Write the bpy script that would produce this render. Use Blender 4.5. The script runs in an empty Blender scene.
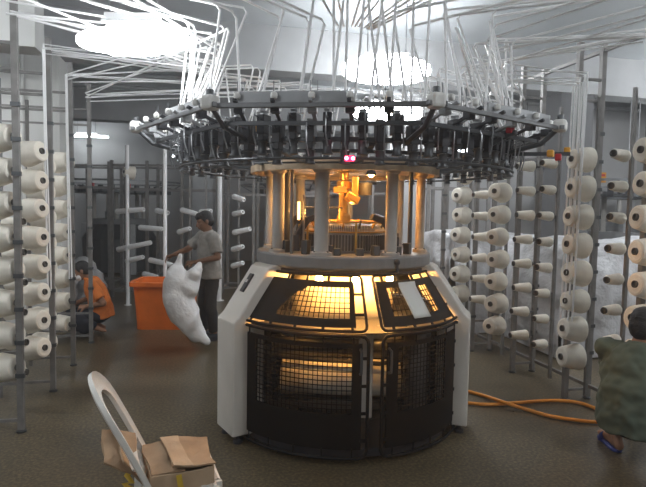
import bpy, bmesh, math, random
from mathutils import Vector, Matrix, Euler, noise
PI = math.pi
R = math.radians
rnd = random.Random(7)
scn = bpy.context.scene
COL = scn.collection

# ---------------------------------------------------------------- camera
CAMH = 1.65
YAW, PITCH, ROLL, FPX = R(-13.1), R(3.65), R(1.0), 540.0
cam_d = bpy.data.cameras.new('camera')
cam = bpy.data.objects.new('camera', cam_d)
COL.objects.link(cam)
CM = (Matrix.Rotation(YAW, 4, 'Z') @ Matrix.Rotation(PI / 2 - PITCH, 4, 'X') @ Matrix.Rotation(ROLL, 4, 'Z'))
cam.matrix_world = Matrix.Translation((0, 0, CAMH)) @ CM
cam_d.sensor_width = 36.0
cam_d.lens = 36.0 * FPX / 646.0
cam_d.clip_start = 0.05
scn.camera = cam
CMI = CM.to_3x3()


def ray(px, py):
    return (CMI @ Vector(((px - 323.0) / FPX, (243.5 - py) / FPX, -1.0)))


def at_depth(px, py, d):           # point of the room seen there, at camera depth d
    return Vector((0, 0, CAMH)) + ray(px, py) * d


def at_z(px, py, z=0.0):           # point of the room seen there, at height z
    r = ray(px, py)
    return Vector((0, 0, CAMH)) + r * ((z - CAMH) / r.z)


# ---------------------------------------------------------------- materials
MATS = {}


def mat(name, col, rough=0.5, metal=0.0, bump=0.0, bscale=60.0, var=0.0, vscale=8.0, col2=None,
        emit=None, estr=0.0, spec=0.5, trans=0.0, ior=1.45, wave=None, bdist=0.01):
    m = bpy.data.materials.new(name)
    m.use_nodes = True
    nt = m.node_tree
    b = nt.nodes['Principled BSDF']
    b.inputs['Base Color'].default_value = (*col, 1)
    b.inputs['Roughness'].default_value = rough
    b.inputs['Metallic'].default_value = metal
    b.inputs['Specular IOR Level'].default_value = spec
    b.inputs['IOR'].default_value = ior
    if trans:
        b.inputs['Transmission Weight'].default_value = trans
    if emit:
        b.inputs['Emission Color'].default_value = (*emit, 1)
        b.inputs['Emission Strength'].default_value = estr
    tc = nt.nodes.new('ShaderNodeTexCoord')
    if var or col2:
        n = nt.nodes.new('ShaderNodeTexNoise')
        n.inputs['Scale'].default_value = vscale
        n.inputs['Detail'].default_value = 5
        nt.links.new(tc.outputs['Object'], n.inputs['Vector'])
        cr = nt.nodes.new('ShaderNodeValToRGB')
        c2 = col2 if col2 else tuple(max(0, c * (1 - var)) for c in col)
        cr.color_ramp.elements[0].position = 0.35
        cr.color_ramp.elements[1].position = 0.65
        cr.color_ramp.elements[0].color = (*c2, 1)
        cr.color_ramp.elements[1].color = (*col, 1)
        nt.links.new(n.outputs['Fac'], cr.inputs['Fac'])
        nt.links.new(cr.outputs['Color'], b.inputs['Base Color'])
    if bump:
        bp = nt.nodes.new('ShaderNodeBump')
        bp.inputs['Strength'].default_value = bump
        bp.inputs['Distance'].default_value = bdist
        if wave:
            w = nt.nodes.new('ShaderNodeTexWave')
            w.wave_type = 'BANDS'
            w.bands_direction = wave
            w.inputs['Scale'].default_value = bscale
            w.inputs['Distortion'].default_value = 1.5
            nt.links.new(tc.outputs['Object'], w.inputs['Vector'])
            nt.links.new(w.outputs['Fac'], bp.inputs['Height'])
        else:
            n2 = nt.nodes.new('ShaderNodeTexNoise')
            n2.inputs['Scale'].default_value = bscale
            n2.inputs['Detail'].default_value = 4
            nt.links.new(tc.outputs['Object'], n2.inputs['Vector'])
            nt.links.new(n2.outputs['Fac'], bp.inputs['Height'])
        nt.links.new(bp.outputs['Normal'], b.inputs['Normal'])
    MATS[name] = m
    return m


M_panel = mat('painted_panel_grey', (0.60, 0.565, 0.51), 0.42, var=0.08, vscale=5)
M_bed = mat('painted_bed_grey', (0.20, 0.203, 0.205), 0.45, var=0.12, vscale=9)
M_col = mat('column_grey_paint', (0.40, 0.385, 0.36), 0.45, var=0.10, vscale=12)
M_guard = mat('guard_black_paint', (0.007, 0.007, 0.0075), 0.6, var=0.3, vscale=6, spec=0.2)
M_wire = mat('black_wire', (0.006, 0.006, 0.007), 0.55, spec=0.25)
M_dark = mat('dark_plastic', (0.035, 0.036, 0.042), 0.5)
M_dmet = mat('dark_metal', (0.10, 0.105, 0.11), 0.42, 0.6)
M_steel = mat('steel', (0.36, 0.37, 0.38), 0.32, 0.9, var=0.15, vscale=14)
M_zinc = mat('zinc_rail', (0.20, 0.205, 0.21), 0.45, 0.4, var=0.2, vscale=10)
M_post = mat('creel_post_grey', (0.235, 0.225, 0.215), 0.5, 0.25, var=0.25, vscale=12)
M_tube = mat('white_tube_plastic', (0.88, 0.88, 0.88), 0.38)
M_yarn = mat('cream_yarn', (0.86, 0.81, 0.71), 0.92, bump=0.35, bscale=70, wave='Z', var=0.07, vscale=20)
M_core = mat('dark_paper_core', (0.10, 0.09, 0.08), 0.8)
M_white_pl = mat('white_chair_plastic', (0.78, 0.76, 0.71), 0.4, var=0.08, vscale=10)
M_card = mat('brown_cardboard', (0.40, 0.27, 0.165), 0.85, bump=0.25, bscale=30, var=0.22, vscale=9)
M_kraft = mat('pale_kraft_paper', (0.50, 0.36, 0.235), 0.8, bump=0.3, bscale=25, var=0.15, vscale=12)
M_yel = mat('yellow_strap', (0.62, 0.42, 0.05), 0.5)
M_orange = mat('orange_plastic', (0.80, 0.17, 0.02), 0.42, var=0.15, vscale=5)
M_bag = mat('white_plastic_film', (0.80, 0.80, 0.80), 0.30, bump=0.8, bscale=8, bdist=0.03)
M_sheet = mat('pale_plastic_sheet', (0.60, 0.60, 0.61), 0.34, bump=1.0, bscale=5, bdist=0.06, var=0.2, vscale=3)
M_skin = mat('brown_skin', (0.21, 0.105, 0.06), 0.5)
M_skin2 = mat('lighter_brown_skin', (0.28, 0.14, 0.08), 0.5)
M_hair = mat('black_hair', (0.012, 0.011, 0.011), 0.6, bump=0.5, bscale=120)
M_shirtA = mat('grey_beige_cotton', (0.29, 0.275, 0.25), 0.9, var=0.18, vscale=24)
M_trouA = mat('charcoal_trouser', (0.028, 0.027, 0.028), 0.9)
M_shirtB = mat('orange_cotton', (0.60, 0.16, 0.025), 0.9, var=0.2, vscale=14)
M_trouB = mat('navy_black_trouser', (0.016, 0.018, 0.026), 0.9)
M_shirtC = mat('faded_green_cotton', (0.090, 0.112, 0.082), 0.92, bump=0.6, bscale=10, var=0.2, vscale=9)
M_trouC = mat('dark_trouser', (0.03, 0.028, 0.03), 0.9)
M_blue = mat('blue_rubber', (0.03, 0.045, 0.20), 0.5)
M_mask = mat('white_mask_cloth', (0.75, 0.73, 0.72), 0.8)
M_eye = mat('eye_dark', (0.02, 0.015, 0.012), 0.2)
M_hose = mat('orange_hose', (0.75, 0.27, 0.03), 0.4)
M_gold = mat('brass_fitting', (0.70, 0.42, 0.12), 0.35, 0.8, var=0.2, vscale=20)
M_needle = mat('needle_steel', (0.75, 0.72, 0.65), 0.35, 0.5)
M_fabric = mat('knitted_fabric', (0.80, 0.74, 0.62), 0.95, bump=0.2, bscale=200)
M_beige = mat('beige_ring_paint', (0.55, 0.43, 0.30), 0.5, var=0.25, vscale=14)
M_paper = mat('white_paper', (0.62, 0.62, 0.58), 0.6)
M_porc = mat('white_porcelain', (0.70, 0.69, 0.66), 0.35)
M_plate = mat('grey_plate', (0.40, 0.41, 0.42), 0.45, 0.2, var=0.12, vscale=9)
M_redpl = mat('red_plastic', (0.55, 0.03, 0.04), 0.4)
M_yelpl = mat('amber_plastic', (0.75, 0.35, 0.03), 0.4)
M_led = mat('red_led', (0.9, 0.05, 0.1), 0.3, emit=(1.0, 0.02, 0.10), estr=1.6)
M_ledhot = mat('red_led_core', (1.0, 0.4, 0.5), 0.3, emit=(1.0, 0.12, 0.25), estr=14.0)
M_bulb = mat('warm_bulb', (1, 0.8, 0.5), 0.3, emit=(1.0, 0.47, 0.115), estr=440.0)
M_lamp = mat('lamp_glare', (1, 1, 1), 0.3, emit=(0.93, 0.965, 1.0), estr=26.0)  # emission for lamp bodies enlarged to the size of their glare
M_lampfar = mat('fluorescent_tube_far', (1, 1, 1), 0.3, emit=(0.90, 0.96, 1.0), estr=22.0)
M_hood = mat('white_enamel_reflector', (0.85, 0.86, 0.87), 0.35)
M_ceil = mat('ceiling_paint', (0.52, 0.55, 0.57), 0.9, var=0.10, vscale=1.2)
M_wall = mat('wall_paint_grey', (0.42, 0.42, 0.42), 0.9, var=0.12, vscale=1.5)
M_wallw = mat('pillar_paint_white', (0.66, 0.66, 0.64), 0.85, var=0.08, vscale=2.5)
M_pillar = mat('pillar_paint_grey', (0.12, 0.12, 0.123), 0.9, var=0.1, vscale=3)
M_beam = mat('beam_paint_grey', (0.36, 0.365, 0.37), 0.9, var=0.12, vscale=3)


def floor_mat():
    m = bpy.data.materials.new('terrazzo_floor')
    m.use_nodes = True
    nt = m.node_tree
    b = nt.nodes['Principled BSDF']
    tc = nt.nodes.new('ShaderNodeTexCoord')
    big = nt.nodes.new('ShaderNodeTexNoise'); big.inputs['Scale'].default_value = 0.9; big.inputs['Detail'].default_value = 6
    fine = nt.nodes.new('ShaderNodeTexNoise'); fine.inputs['Scale'].default_value = 48; fine.inputs['Detail'].default_value = 3
    vor = nt.nodes.new('ShaderNodeTexVoronoi'); vor.inputs['Scale'].default_value = 42
    for n in (big, fine, vor):
        nt.links.new(tc.outputs['Object'], n.inputs['Vector'])
    c1 = nt.nodes.new('ShaderNodeValToRGB')
    c1.color_ramp.elements[0].position = 0.35; c1.color_ramp.elements[1].position = 0.68
    c1.color_ramp.elements[0].color = (0.076, 0.059, 0.036, 1); c1.color_ramp.elements[1].color = (0.130, 0.105, 0.068, 1)
    c2 = nt.nodes.new('ShaderNodeValToRGB')
    c2.color_ramp.elements[0].position = 0.42; c2.color_ramp.elements[1].position = 0.72
    c2.color_ramp.elements[0].color = (0.42, 0.41, 0.40, 1); c2.color_ramp.elements[1].color = (2.0, 1.9, 1.6, 1)
    mx = nt.nodes.new('ShaderNodeMix'); mx.data_type = 'RGBA'; mx.blend_type = 'MULTIPLY'
    mx.inputs[0].default_value = 0.75
    nt.links.new(big.outputs['Fac'], c1.inputs['Fac'])
    nt.links.new(fine.outputs['Fac'], c2.inputs['Fac'])
    nt.links.new(c1.outputs['Color'], mx.inputs[6]); nt.links.new(c2.outputs['Color'], mx.inputs[7])
    c3 = nt.nodes.new('ShaderNodeValToRGB')
    c3.color_ramp.elements[0].position = 0.06; c3.color_ramp.elements[1].position = 0.13
    c3.color_ramp.elements[0].color = (1.9, 1.85, 1.7, 1); c3.color_ramp.elements[1].color = (1, 1, 1, 1)
    mx2 = nt.nodes.new('ShaderNodeMix'); mx2.data_type = 'RGBA'; mx2.blend_type = 'MULTIPLY'; mx2.inputs[0].default_value = 0.6
    nt.links.new(vor.outputs['Distance'], c3.inputs['Fac'])
    nt.links.new(mx.outputs[2], mx2.inputs[6]); nt.links.new(c3.outputs['Color'], mx2.inputs[7])
    nt.links.new(mx2.outputs[2], b.inputs['Base Color'])
    rr = nt.nodes.new('ShaderNodeMapRange')
    rr.inputs[3].default_value = 0.20; rr.inputs[4].default_value = 0.48
    nt.links.new(big.outputs['Fac'], rr.inputs[0])
    nt.links.new(rr.outputs[0], b.inputs['Roughness'])
    bp = nt.nodes.new('ShaderNodeBump'); bp.inputs['Strength'].default_value = 0.08; bp.inputs['Distance'].default_value = 0.01
    nt.links.new(fine.outputs['Fac'], bp.inputs['Height']); nt.links.new(bp.outputs['Normal'], b.inputs['Normal'])
    return m


M_floor = floor_mat()


# ---------------------------------------------------------------- mesh builder
class MB:
    def __init__(self):
        self.v = []
        self.f = []
        self.T = Matrix.Identity(4)

    def add(self, vs, fs):
        n = len(self.v)
        self.v += [self.T @ Vector(p) for p in vs]
        self.f += [tuple(i + n for i in f) for f in fs]
        return self

    def box(self, c, s, rot=None):
        hx, hy, hz = s[0] / 2, s[1] / 2, s[2] / 2
        vs = [Vector((x, y, z)) for x in (-hx, hx) for y in (-hy, hy) for z in (-hz, hz)]
        if rot is not None:
            vs = [rot @ p for p in vs]
        vs = [p + Vector(c) for p in vs]
        return self.add(vs, [(0, 1, 3, 2), (4, 6, 7, 5), (0, 4, 5, 1), (2, 3, 7, 6), (0, 2, 6, 4), (1, 5, 7, 3)])

    def bar(self, p0, p1, w, h, up=Vector((0, 0, 1))):
        p0, p1 = Vector(p0), Vector(p1)
        d = (p1 - p0).normalized()
        if abs(d.dot(up)) > 0.98:
            up = Vector((1, 0, 0))
        a = d.cross(up).normalized()
        b = a.cross(d).normalized()
        vs = []
        for p in (p0, p1):
            for i, j in ((-1, -1), (1, -1), (1, 1), (-1, 1)):
                vs.append(p + a * (i * w / 2) + b * (j * h / 2))
        return self.add(vs, [(3, 2, 1, 0), (4, 5, 6, 7), (0, 1, 5, 4), (1, 2, 6, 5), (2, 3, 7, 6), (3, 0, 4, 7)])

    def tube(self, pts, r, n=8, closed=False, r2=None, cap=True, flat=1.0, flatup=None):
        """round (or flattened) tube along a polyline; r may be a list"""
        pts = [Vector(p) for p in pts]
        m = len(pts)
        rs = r if isinstance(r, (list, tuple)) else [r + ((r2 - r) * i / max(1, m - 1) if r2 is not None else 0) for i in range(m)]
        vs, fs = [], []
        ref = None
        for i in range(m):
            if closed:
                d = pts[(i + 1) % m] - pts[i - 1]
            else:
                d = pts[min(i + 1, m - 1)] - pts[max(i - 1, 0)]
            d.normalize()
            if flatup is not None:
                a = Vector(flatup).cross(d)
                if a.length < 1e-4:
                    a = d.orthogonal()
                a.normalize()
            else:
                if ref is None:
                    ref = d.orthogonal().normalized()
                a = (ref - d * ref.dot(d))
                if a.length < 1e-5:
                    a = d.orthogonal()
                a.normalize()
                ref = a
            b = d.cross(a).normalized()
            for k in range(n):
                t = 2 * PI * k / n
                vs.append(pts[i] + a * (math.cos(t) * rs[i]) + b * (math.sin(t) * rs[i] * flat))
        for i in range(m if closed else m - 1):
            j = (i + 1) % m
            for k in range(n):
                l = (k + 1) % n
                fs.append((i * n + k, i * n + l, j * n + l, j * n + k))
        if not closed and cap:
            fs.append(tuple(range(n - 1, -1, -1)))
            fs.append(tuple((m - 1) * n + k for k in range(n)))
        return self.add(vs, fs)

    def lathe(self, prof, n=24, M=None, a0=0.0, a1=2 * PI):
        """profile of (r, z) pairs turned around local z"""
        full = abs(a1 - a0 - 2 * PI) < 1e-6
        k = n if full else n + 1
        vs, fs = [], []
        for (r, z) in prof:
            for i in range(k):
                t = a0 + (a1 - a0) * i / n
                p = Vector((r * math.cos(t), r * math.sin(t), z))
                vs.append(M @ p if M is not None else p)
        for j in range(len(prof) - 1):
            for i in range(n):
                i2 = (i + 1) % k
                fs.append((j * k + i, j * k + i2, (j + 1) * k + i2, (j + 1) * k + i))
        return self.add(vs, fs)

    def ringbar(self, r0, r1, z0, z1, n=48, a0=0.0, a1=2 * PI):
        """a ring or arc of rectangular section"""
        full = abs(a1 - a0 - 2 * PI) < 1e-6
        prof = [(r0, z0), (r1, z0), (r1, z1), (r0, z1), (r0, z0)]
        self.lathe(prof, n, None, a0, a1)
        if not full:
            for t, flip in ((a0, 0), (a1, 1)):
                c, s = math.cos(t), math.sin(t)
                q = [(r0 * c, r0 * s, z0), (r1 * c, r1 * s, z0), (r1 * c, r1 * s, z1), (r0 * c, r0 * s, z1)]
                self.add(q, [(3, 2, 1, 0) if flip else (0, 1, 2, 3)])
        return self

    def ball(self, c, r, n=12, m=8, rot=None):
        rr = r if isinstance(r, (tuple, list, Vector)) else (r, r, r)
        vs, fs = [], []
        c = Vector(c)
        for j in range(m + 1):
            p = PI * j / m
            for i in range(n):
                t = 2 * PI * i / n
                q = Vector((rr[0] * math.sin(p) * math.cos(t), rr[1] * math.sin(p) * math.sin(t), rr[2] * math.cos(p)))
                if rot is not None:
                    q = rot @ q
                vs.append(c + q)
        for j in range(m):
            for i in range(n):
                i2 = (i + 1) % n
                fs.append((j * n + i, (j + 1) * n + i, (j + 1) * n + i2, j * n + i2))
        return self.add(vs, fs)

    def caps(self, p0, r0, p1, r1, n=14):
        """tapered capsule"""
        p0, p1 = Vector(p0), Vector(p1)
        d = (p1 - p0).normalized()
        pts, rs = [], []
        for t in (85, 60, 35, 12):
            pts.append(p0 - d * r0 * math.sin(R(t))); rs.append(r0 * math.cos(R(t)))
        for t in (12, 35, 60, 85):
            pts.append(p1 + d * r1 * math.sin(R(t))); rs.append(r1 * math.cos(R(t)))
        return self.tube(pts, rs, n)

    def build(self, name, material, parent=None, smooth=False, bevel=0.0, loc=None, weld=True):
        me = bpy.data.meshes.new(name)
        me.from_pydata([tuple(p) for p in self.v], [], self.f)
        bm = bmesh.new()
        bm.from_mesh(me)
        if weld:
            bmesh.ops.remove_doubles(bm, verts=bm.verts, dist=1e-5)
        bmesh.ops.recalc_face_normals(bm, faces=bm.faces)
        bm.to_mesh(me)
        bm.free()
        if smooth:
            for p in me.polygons:
                p.use_smooth = True
            try:
                me.set_sharp_from_angle(angle=R(40))
            except Exception:
                pass
        me.materials.append(material)
        o = bpy.data.objects.new(name, me)
        COL.objects.link(o)
        if parent is not None:
            o.parent = parent
        if loc is not None:
            o.location = loc
        if bevel:
            b = o.modifiers.new('bevel', 'BEVEL')
            b.width = bevel
            b.segments = 2
            b.limit_method = 'ANGLE'
        return o


def apply_mods(o):
    bpy.context.view_layer.update()
    dg = bpy.context.evaluated_depsgraph_get()
    me = bpy.data.meshes.new_from_object(o.evaluated_get(dg))
    o.modifiers.clear()
    o.data = me
    return o


def blob(mb, name, material, parent=None, voxel=0.012, smooth_it=4, disp=0.0, dscale=6.0, ridged=False):
    """one continuous skin over overlapping closed shapes"""
    o = mb.build(name, material, parent, weld=True)
    r = o.modifiers.new('remesh', 'REMESH')
    r.mode = 'VOXEL'
    r.voxel_size = voxel
    r.use_smooth_shade = True
    s = o.modifiers.new('smooth', 'SMOOTH')
    s.iterations = smooth_it
    s.factor = 0.5
    par = o.parent
    o.parent = None
    apply_mods(o)
    o.parent = par
    me = o.data
    if disp:
        ns = [v.normal.copy() for v in me.vertices]
        for v, nn in zip(me.vertices, ns):
            q = v.co * dscale
            v.co += nn * (disp * ((0.6 - 2.2 * abs(noise.noise(q))) if ridged else (noise.noise(q) + 0.5 * noise.noise(q * 2.3))))
    for p in me.polygons:
        p.use_smooth = True
    if not me.materials:
        me.materials.append(material)
    return o


def empty(name, loc=(0, 0, 0), rz=0.0, label=None, cat=None, group=None):
    o = bpy.data.objects.new(name, None)
    COL.objects.link(o)
    o.location = loc
    o.rotation_euler = (0, 0, rz)
    o.empty_display_size = 0.1
    if label:
        tag(o, label, cat, group)
    return o


def tag(o, label=None, cat=None, group=None, kind=None):
    if label: o['label'] = label
    if cat: o['category'] = cat
    if group: o['group'] = group
    if kind: o['kind'] = kind
    return o


def struct(o):
    o['kind'] = 'structure'
    return o


def copy_tree(o, parent=None):
    c = o.copy()
    COL.objects.link(c)
    if parent is not None:
        c.parent = parent
    for ch in list(o.children):
        copy_tree(ch, c)
    return c


def pol(phi, r, z=0.0):            # around the machine: phi = 0 faces the camera side, + to the right
    return Vector((r * math.sin(phi), -r * math.cos(phi), z))
EXPOSURE = 0.7
# ================================================================ the setting
def flat(name, x0, x1, y0, y1, z0, z1, m):
    return struct(MB().box(((x0 + x1) / 2, (y0 + y1) / 2, (z0 + z1) / 2), (x1 - x0, y1 - y0, z1 - z0)).build(name, m))


CZ = 4.15
XL, XR, YB, YF = -9.0, 9.5, 17.0, -3.5
flat('floor', XL, XR, YF, YB, -0.12, 0.0, M_floor)
flat('ceiling', XL, XR, YF, YB, CZ, CZ + 0.15, M_ceil)
flat('wall_back', XL, XR, YB, YB + 0.15, 0, CZ, M_wall)
flat('wall_left', XL - 0.15, XL, YF, YB, 0, CZ, M_wall)
flat('wall_right', XR, XR + 0.15, YF, YB, 0, CZ, M_wall)
flat('wall_front', XL, XR, YF - 0.15, YF, 0, CZ, M_wall)
flat('pillar_left', -2.7, -1.73, 7.6, 8.2, 0, CZ, M_wallw)
flat('pillar_right', 5.6, 6.2, 7.6, 8.1, 0, CZ, M_pillar)
flat('pillar_far', -0.2, 0.4, 15.2, 15.8, 0, CZ, M_beam)
flat('pillar_rear', -5.2, -4.6, 12.0, 12.6, 0, CZ, M_wallw)
# ceiling beams running across, and one along
flat('beam_cross_1', XL, XR, 7.55, 7.95, 3.55, CZ, M_beam)
flat('beam_cross_2', XL, XR, 12.6, 13.0, 3.5, CZ, M_beam)
flat('beam_left', XL, -1.62, 6.15, 6.5, 3.25, 3.75, M_wallw)
# inner partition behind the right-hand creel
flat('wall_partition', 3.7, XR, 10.2, 10.35, 0, CZ, M_wall)
# pipe runs on the white pillar and on the partition
mb = MB()
mb.tube([(-2.15, 7.56, 0.3), (-2.15, 7.56, 4.1)], 0.025, 8)
struct(mb.build('trim_1', M_wallw, smooth=True))
mb = MB()
mb.tube([(3.8, 10.14, 2.75), (8.1, 10.14, 2.75)], 0.04, 8)
mb.tube([(7.0, 10.14, 1.2), (7.0, 10.14, 3.2)], 0.05, 8)
mb.tube([(3.8, 10.14, 3.2), (8.1, 10.14, 3.2)], 0.03, 8)
struct(mb.build('trim_2', M_post, smooth=True))
mb = MB()
mb.tube([(XL + .2, 10.0, 3.9), (XR - .2, 10.0, 3.9)], 0.05, 8)
mb.tube([(XL + .2, 10.3, 3.75), (XR - .2, 10.3, 3.75)], 0.03, 8)
struct(mb.build('trim_3', M_beam, smooth=True))


# ================================================================ lights
def light(p, direction, length, label, far=False, rad=1.0, rods=True, mtube=None, group='ceiling fluorescent lights'):
    """hung fluorescent batten: folded white reflector, two tubes (a glare-shaped glowing body unless far), lamp holders, rods to the ceiling"""
    o = empty('fluorescent_light', p, math.atan2(direction[1], direction[0]), label, 'ceiling light', group)
    L = length
    h = MB()
    prof = [(-0.05, 0.045), (-0.03, 0.065), (0.03, 0.065), (0.05, 0.045)]
    t = 0.006
    vs, fs = [], []
    for x in (-L * 0.27, L * 0.27):
        for (y, z) in prof:
            vs.append((x, y, z))
        for (y, z) in prof:
            vs.append((x, y, z + t))
    n = 4
    for k in range(3):
        fs.append((k, k + 1, 8 + k + 1, 8 + k))
        fs.append((4 + k + 1, 4 + k, 12 + k, 12 + k + 1))
    fs += [(0, 8, 12, 4), (3, 7, 15, 11)]
    for k in range(3):
        fs.append((k, 4 + k, 4 + k + 1, k + 1)); fs.append((8 + k, 8 + k + 1, 12 + k + 1, 12 + k))
    h.add(vs, fs)
    h.build('reflector', M_hood, o)
    g = MB().box((0, 0, 0.085), (L * 0.5, 0.07, 0.045))
    g.build('ballast_housing', M_hood, o, bevel=0.005)
    if far:
        for s in (-1, 1):
            tb = MB().tube([(-L / 2, s * 0.085, 0.005), (L / 2, s * 0.085, 0.005)], 0.019, 10)
            tb.build('tube', M_lampfar, o, smooth=True)
    else:                                  # glowing body swollen to imitate the glare round the lamp
        tb = MB()
        tb.lathe([(0.0, -L / 2), (0.07, -L / 2 + 0.005), (0.11, -L / 2 + 0.06), (0.145, -L / 2 + 0.18), (0.165, -L * 0.2), (0.17, 0), (0.165, L * 0.2),
                  (0.145, L / 2 - 0.18), (0.11, L / 2 - 0.06), (0.07, L / 2 - 0.005), (0, L / 2)], 20,
                 Matrix.Translation((0, 0, -0.10 * rad)) @ Matrix.Scale(rad, 4, (0, 1, 0)) @ Matrix.Scale(rad, 4, (0, 0, 1)) @ Matrix.Rotation(PI / 2, 4, 'Y'))
        tb.build('glare_shape', M_lamp, o, smooth=True)
    for s in (-1, 1):
        e = MB().box((s * (L / 2 + 0.008), 0, (0.005 if far else -0.10 * rad)), (0.02, 0.03, 0.05))
        e.build('lamp_holder', M_hood, o, bevel=0.004)
    if rods:
        for s in (-1, 1):
            top = CZ - p[2]
            MB().tube([(s * L * 0.22, 0, 0.10), (s * L * 0.22, 0, top)], 0.008, 6).build('hanging_rod', M_zinc, o)
    return o


camx = Vector((math.cos(YAW), math.sin(YAW), 0))
pa, pb = at_depth(79, 38, 3.4), at_depth(187, 43, 3.4)
c = (pa + pb) / 2
light(c + Vector((0, 0, 0.055)), (pb - pa), (pb - pa).length, 'bright short ceiling light hanging above the left yarn creel', rad=0.56)
pa, pb = at_depth(343, 62, 6.6), at_depth(430, 62, 6.6)
c = (pa + pb) / 2
light(c, (pb - pa), (pb - pa).length, 'bright ceiling light hanging above the knitting machine')
farl = [((66, 136), (107, 137), 15.0, 'small far ceiling light left of the far creel posts'),
        ((178, 139.5), (196, 140), 14.0, 'small far ceiling light just left of the knitting machine rings'),
        ((623, 157), (643, 158), 9.0, 'small far ceiling light beyond the right yarn creel')]
for (a, b_, d, lab) in farl:
    pa, pb = at_depth(*a, d), at_depth(*b_, d)
    light((pa + pb) / 2, (pb - pa), (pb - pa).length, lab, True)
# unseen lamps added to brighten the hall
for (x, y) in ((3.6, 0.4), (-3.4, 0.2), (6.2, 3.4), (-3.6, 5.3), (3.2, 9.0), (7.6, 5.6)):
    light(Vector((x, y, 3.45)), camx, 1.2, 'added unseen fill light of the hall at %s' % {0.4: 'the near end, behind the camera', 3.6: 'the near right, over the aisle', -3.4: 'the near left, over the aisle', 6.2: 'the right side, over the second creel row', -3.6: 'the left side, beyond the left creel', 3.2: 'the far right, hidden by the guide rings', 7.6: 'the far right side, above the covered stacks'}[x],
          mtube=M_lamp)
# ================================================================ circular knitting machine
MX, MY = 1.13, 4.15
MROT = math.atan2(-MX, MY)         # local -Y looks back at the camera's side of the hall
mach = empty('circular_knitting_machine', (MX, MY, 0), MROT,
             'large circular knitting machine with black mesh doors and warm glowing inside', 'knitting machine')
MW = Matrix.Translation((MX, MY, 0)) @ Matrix.Rotation(MROT, 4, 'Z')


def mworld(p):
    return MW @ Vector(p)


def grid_panel(rfun, p0, p1, z0, z1, hole=None, nphi=40, nz=24, thick=0.012, corner=0.0):
    """curved sheet between two angles and heights with an opening; rfun(z) is its radius"""
    ph = sorted(set([p0 + (p1 - p0) * i / nphi for i in range(nphi + 1)] + ([hole[0], hole[1]] if hole else [])))
    zs = sorted(set([z0 + (z1 - z0) * i / nz for i in range(nz + 1)] + ([hole[2], hole[3]] if hole else [])))
    m = MB()
    idx = {}
    cells = set()

    def vid(i, j, s):
        k = (i, j, s)
        if k not in idx:
            r = rfun(zs[j]) + (thick / 2 if s else -thick / 2)
            idx[k] = len(m.v)
            m.v.append(pol(ph[i], r, zs[j]))
        return idx[k]
    for i in range(len(ph) - 1):
        for j in range(len(zs) - 1):
            pc, zc = (ph[i] + ph[i + 1]) / 2, (zs[j] + zs[j + 1]) / 2
            if hole:
                a = (pc - hole[0]) / (hole[1] - hole[0]); b = (zc - hole[2]) / (hole[3] - hole[2])
                if 0 < a < 1 and 0 < b < 1:
                    # cut corners of the opening
                    if not corner or (a > 0.30 * b ** 1.5 + 0.06 * (b > 0.85) if corner > 0 else a < 1 - 0.22 * (1 - b) * 0):
                        continue
            cells.add((i, j))
    for (i, j) in cells:
        for s in (0, 1):
            q = (vid(i, j, s), vid(i + 1, j, s), vid(i + 1, j + 1, s), vid(i, j + 1, s))
            m.f.append(q if s else q[::-1])
        for (di, dj, e) in ((-1, 0, ((0, 1), (0, 0))), (1, 0, ((1, 0), (1, 1))), (0, -1, ((0, 0), (1, 0))), (0, 1, ((1, 1), (0, 1)))):
            if (i + di, j + dj) not in cells:
                a, b = (i + e[0][0], j + e[0][1]), (i + e[1][0], j + e[1][1])
                m.f.append((vid(*a, 0), vid(*b, 0), vid(*b, 1), vid(*a, 1)))
    return m


def wire_mesh(rfun, p0, p1, z0, z1, step, w=0.005):
    m = MB()
    rm = rfun((z0 + z1) / 2)
    nv = max(2, round((p1 - p0) * rm / step))
    nh = max(2, round((z1 - z0) / step))
    for i in range(1, nv):
        p = p0 + (p1 - p0) * i / nv
        m.bar(pol(p, rfun(z0), z0), pol(p, rfun(z1), z1), w, w)
    for j in range(1, nh):
        z = z0 + (z1 - z0) * j / nh
        K = 16
        for k in range(K):
            a, b = p0 + (p1 - p0) * k / K, p0 + (p1 - p0) * (k + 1) / K
            m.bar(pol(a, rfun(z) + 0.003, z), pol(b, rfun(z) + 0.003, z), w, w)
    return m


def loop_rod(rfun, p0, p1, z0, z1, off, r, cr=0.05):
    """bent rod frame with rounded corners running round a curved door"""
    pts = []
    rm = rfun((z0 + z1) / 2)
    ca = cr / rm
    K = 14
    for k in range(K + 1):
        p = p0 + ca + (p1 - p0 - 2 * ca) * k / K
        pts.append((p, z0))
    for t in (30, 60):
        pts.append((p1 - ca + ca * math.sin(R(t)), z0 + cr - cr * math.cos(R(t))))
    for k in range(6):
        pts.append((p1, z0 + cr + (z1 - z0 - 2 * cr) * k / 5))
    for t in (30, 60):
        pts.append((p1 - ca + ca * math.cos(R(t)), z1 - cr + cr * math.sin(R(t))))
    for k in range(K + 1):
        p = p1 - ca - (p1 - p0 - 2 * ca) * k / K
        pts.append((p, z1))
    for t in (30, 60):
        pts.append((p0 + ca - ca * math.sin(R(t)), z1 - cr + cr * math.cos(R(t))))
    for k in range(6):
        pts.append((p0, z1 - cr - (z1 - z0 - 2 * cr) * k / 5))
    for t in (30, 60):
        pts.append((p0 + ca - ca * math.cos(R(t)), z0 + cr - cr * math.sin(R(t))))
    return MB().tube([pol(p, rfun(z) + off, z) for p, z in pts], r, 8, closed=True)


RD = 0.90
GZ0, GZ1, GR1 = 0.875, 1.205, 0.675


def rdoor(z): return RD


def rguard(z): return RD + (GR1 - RD) * (z - GZ0) / (GZ1 - GZ0)


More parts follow.
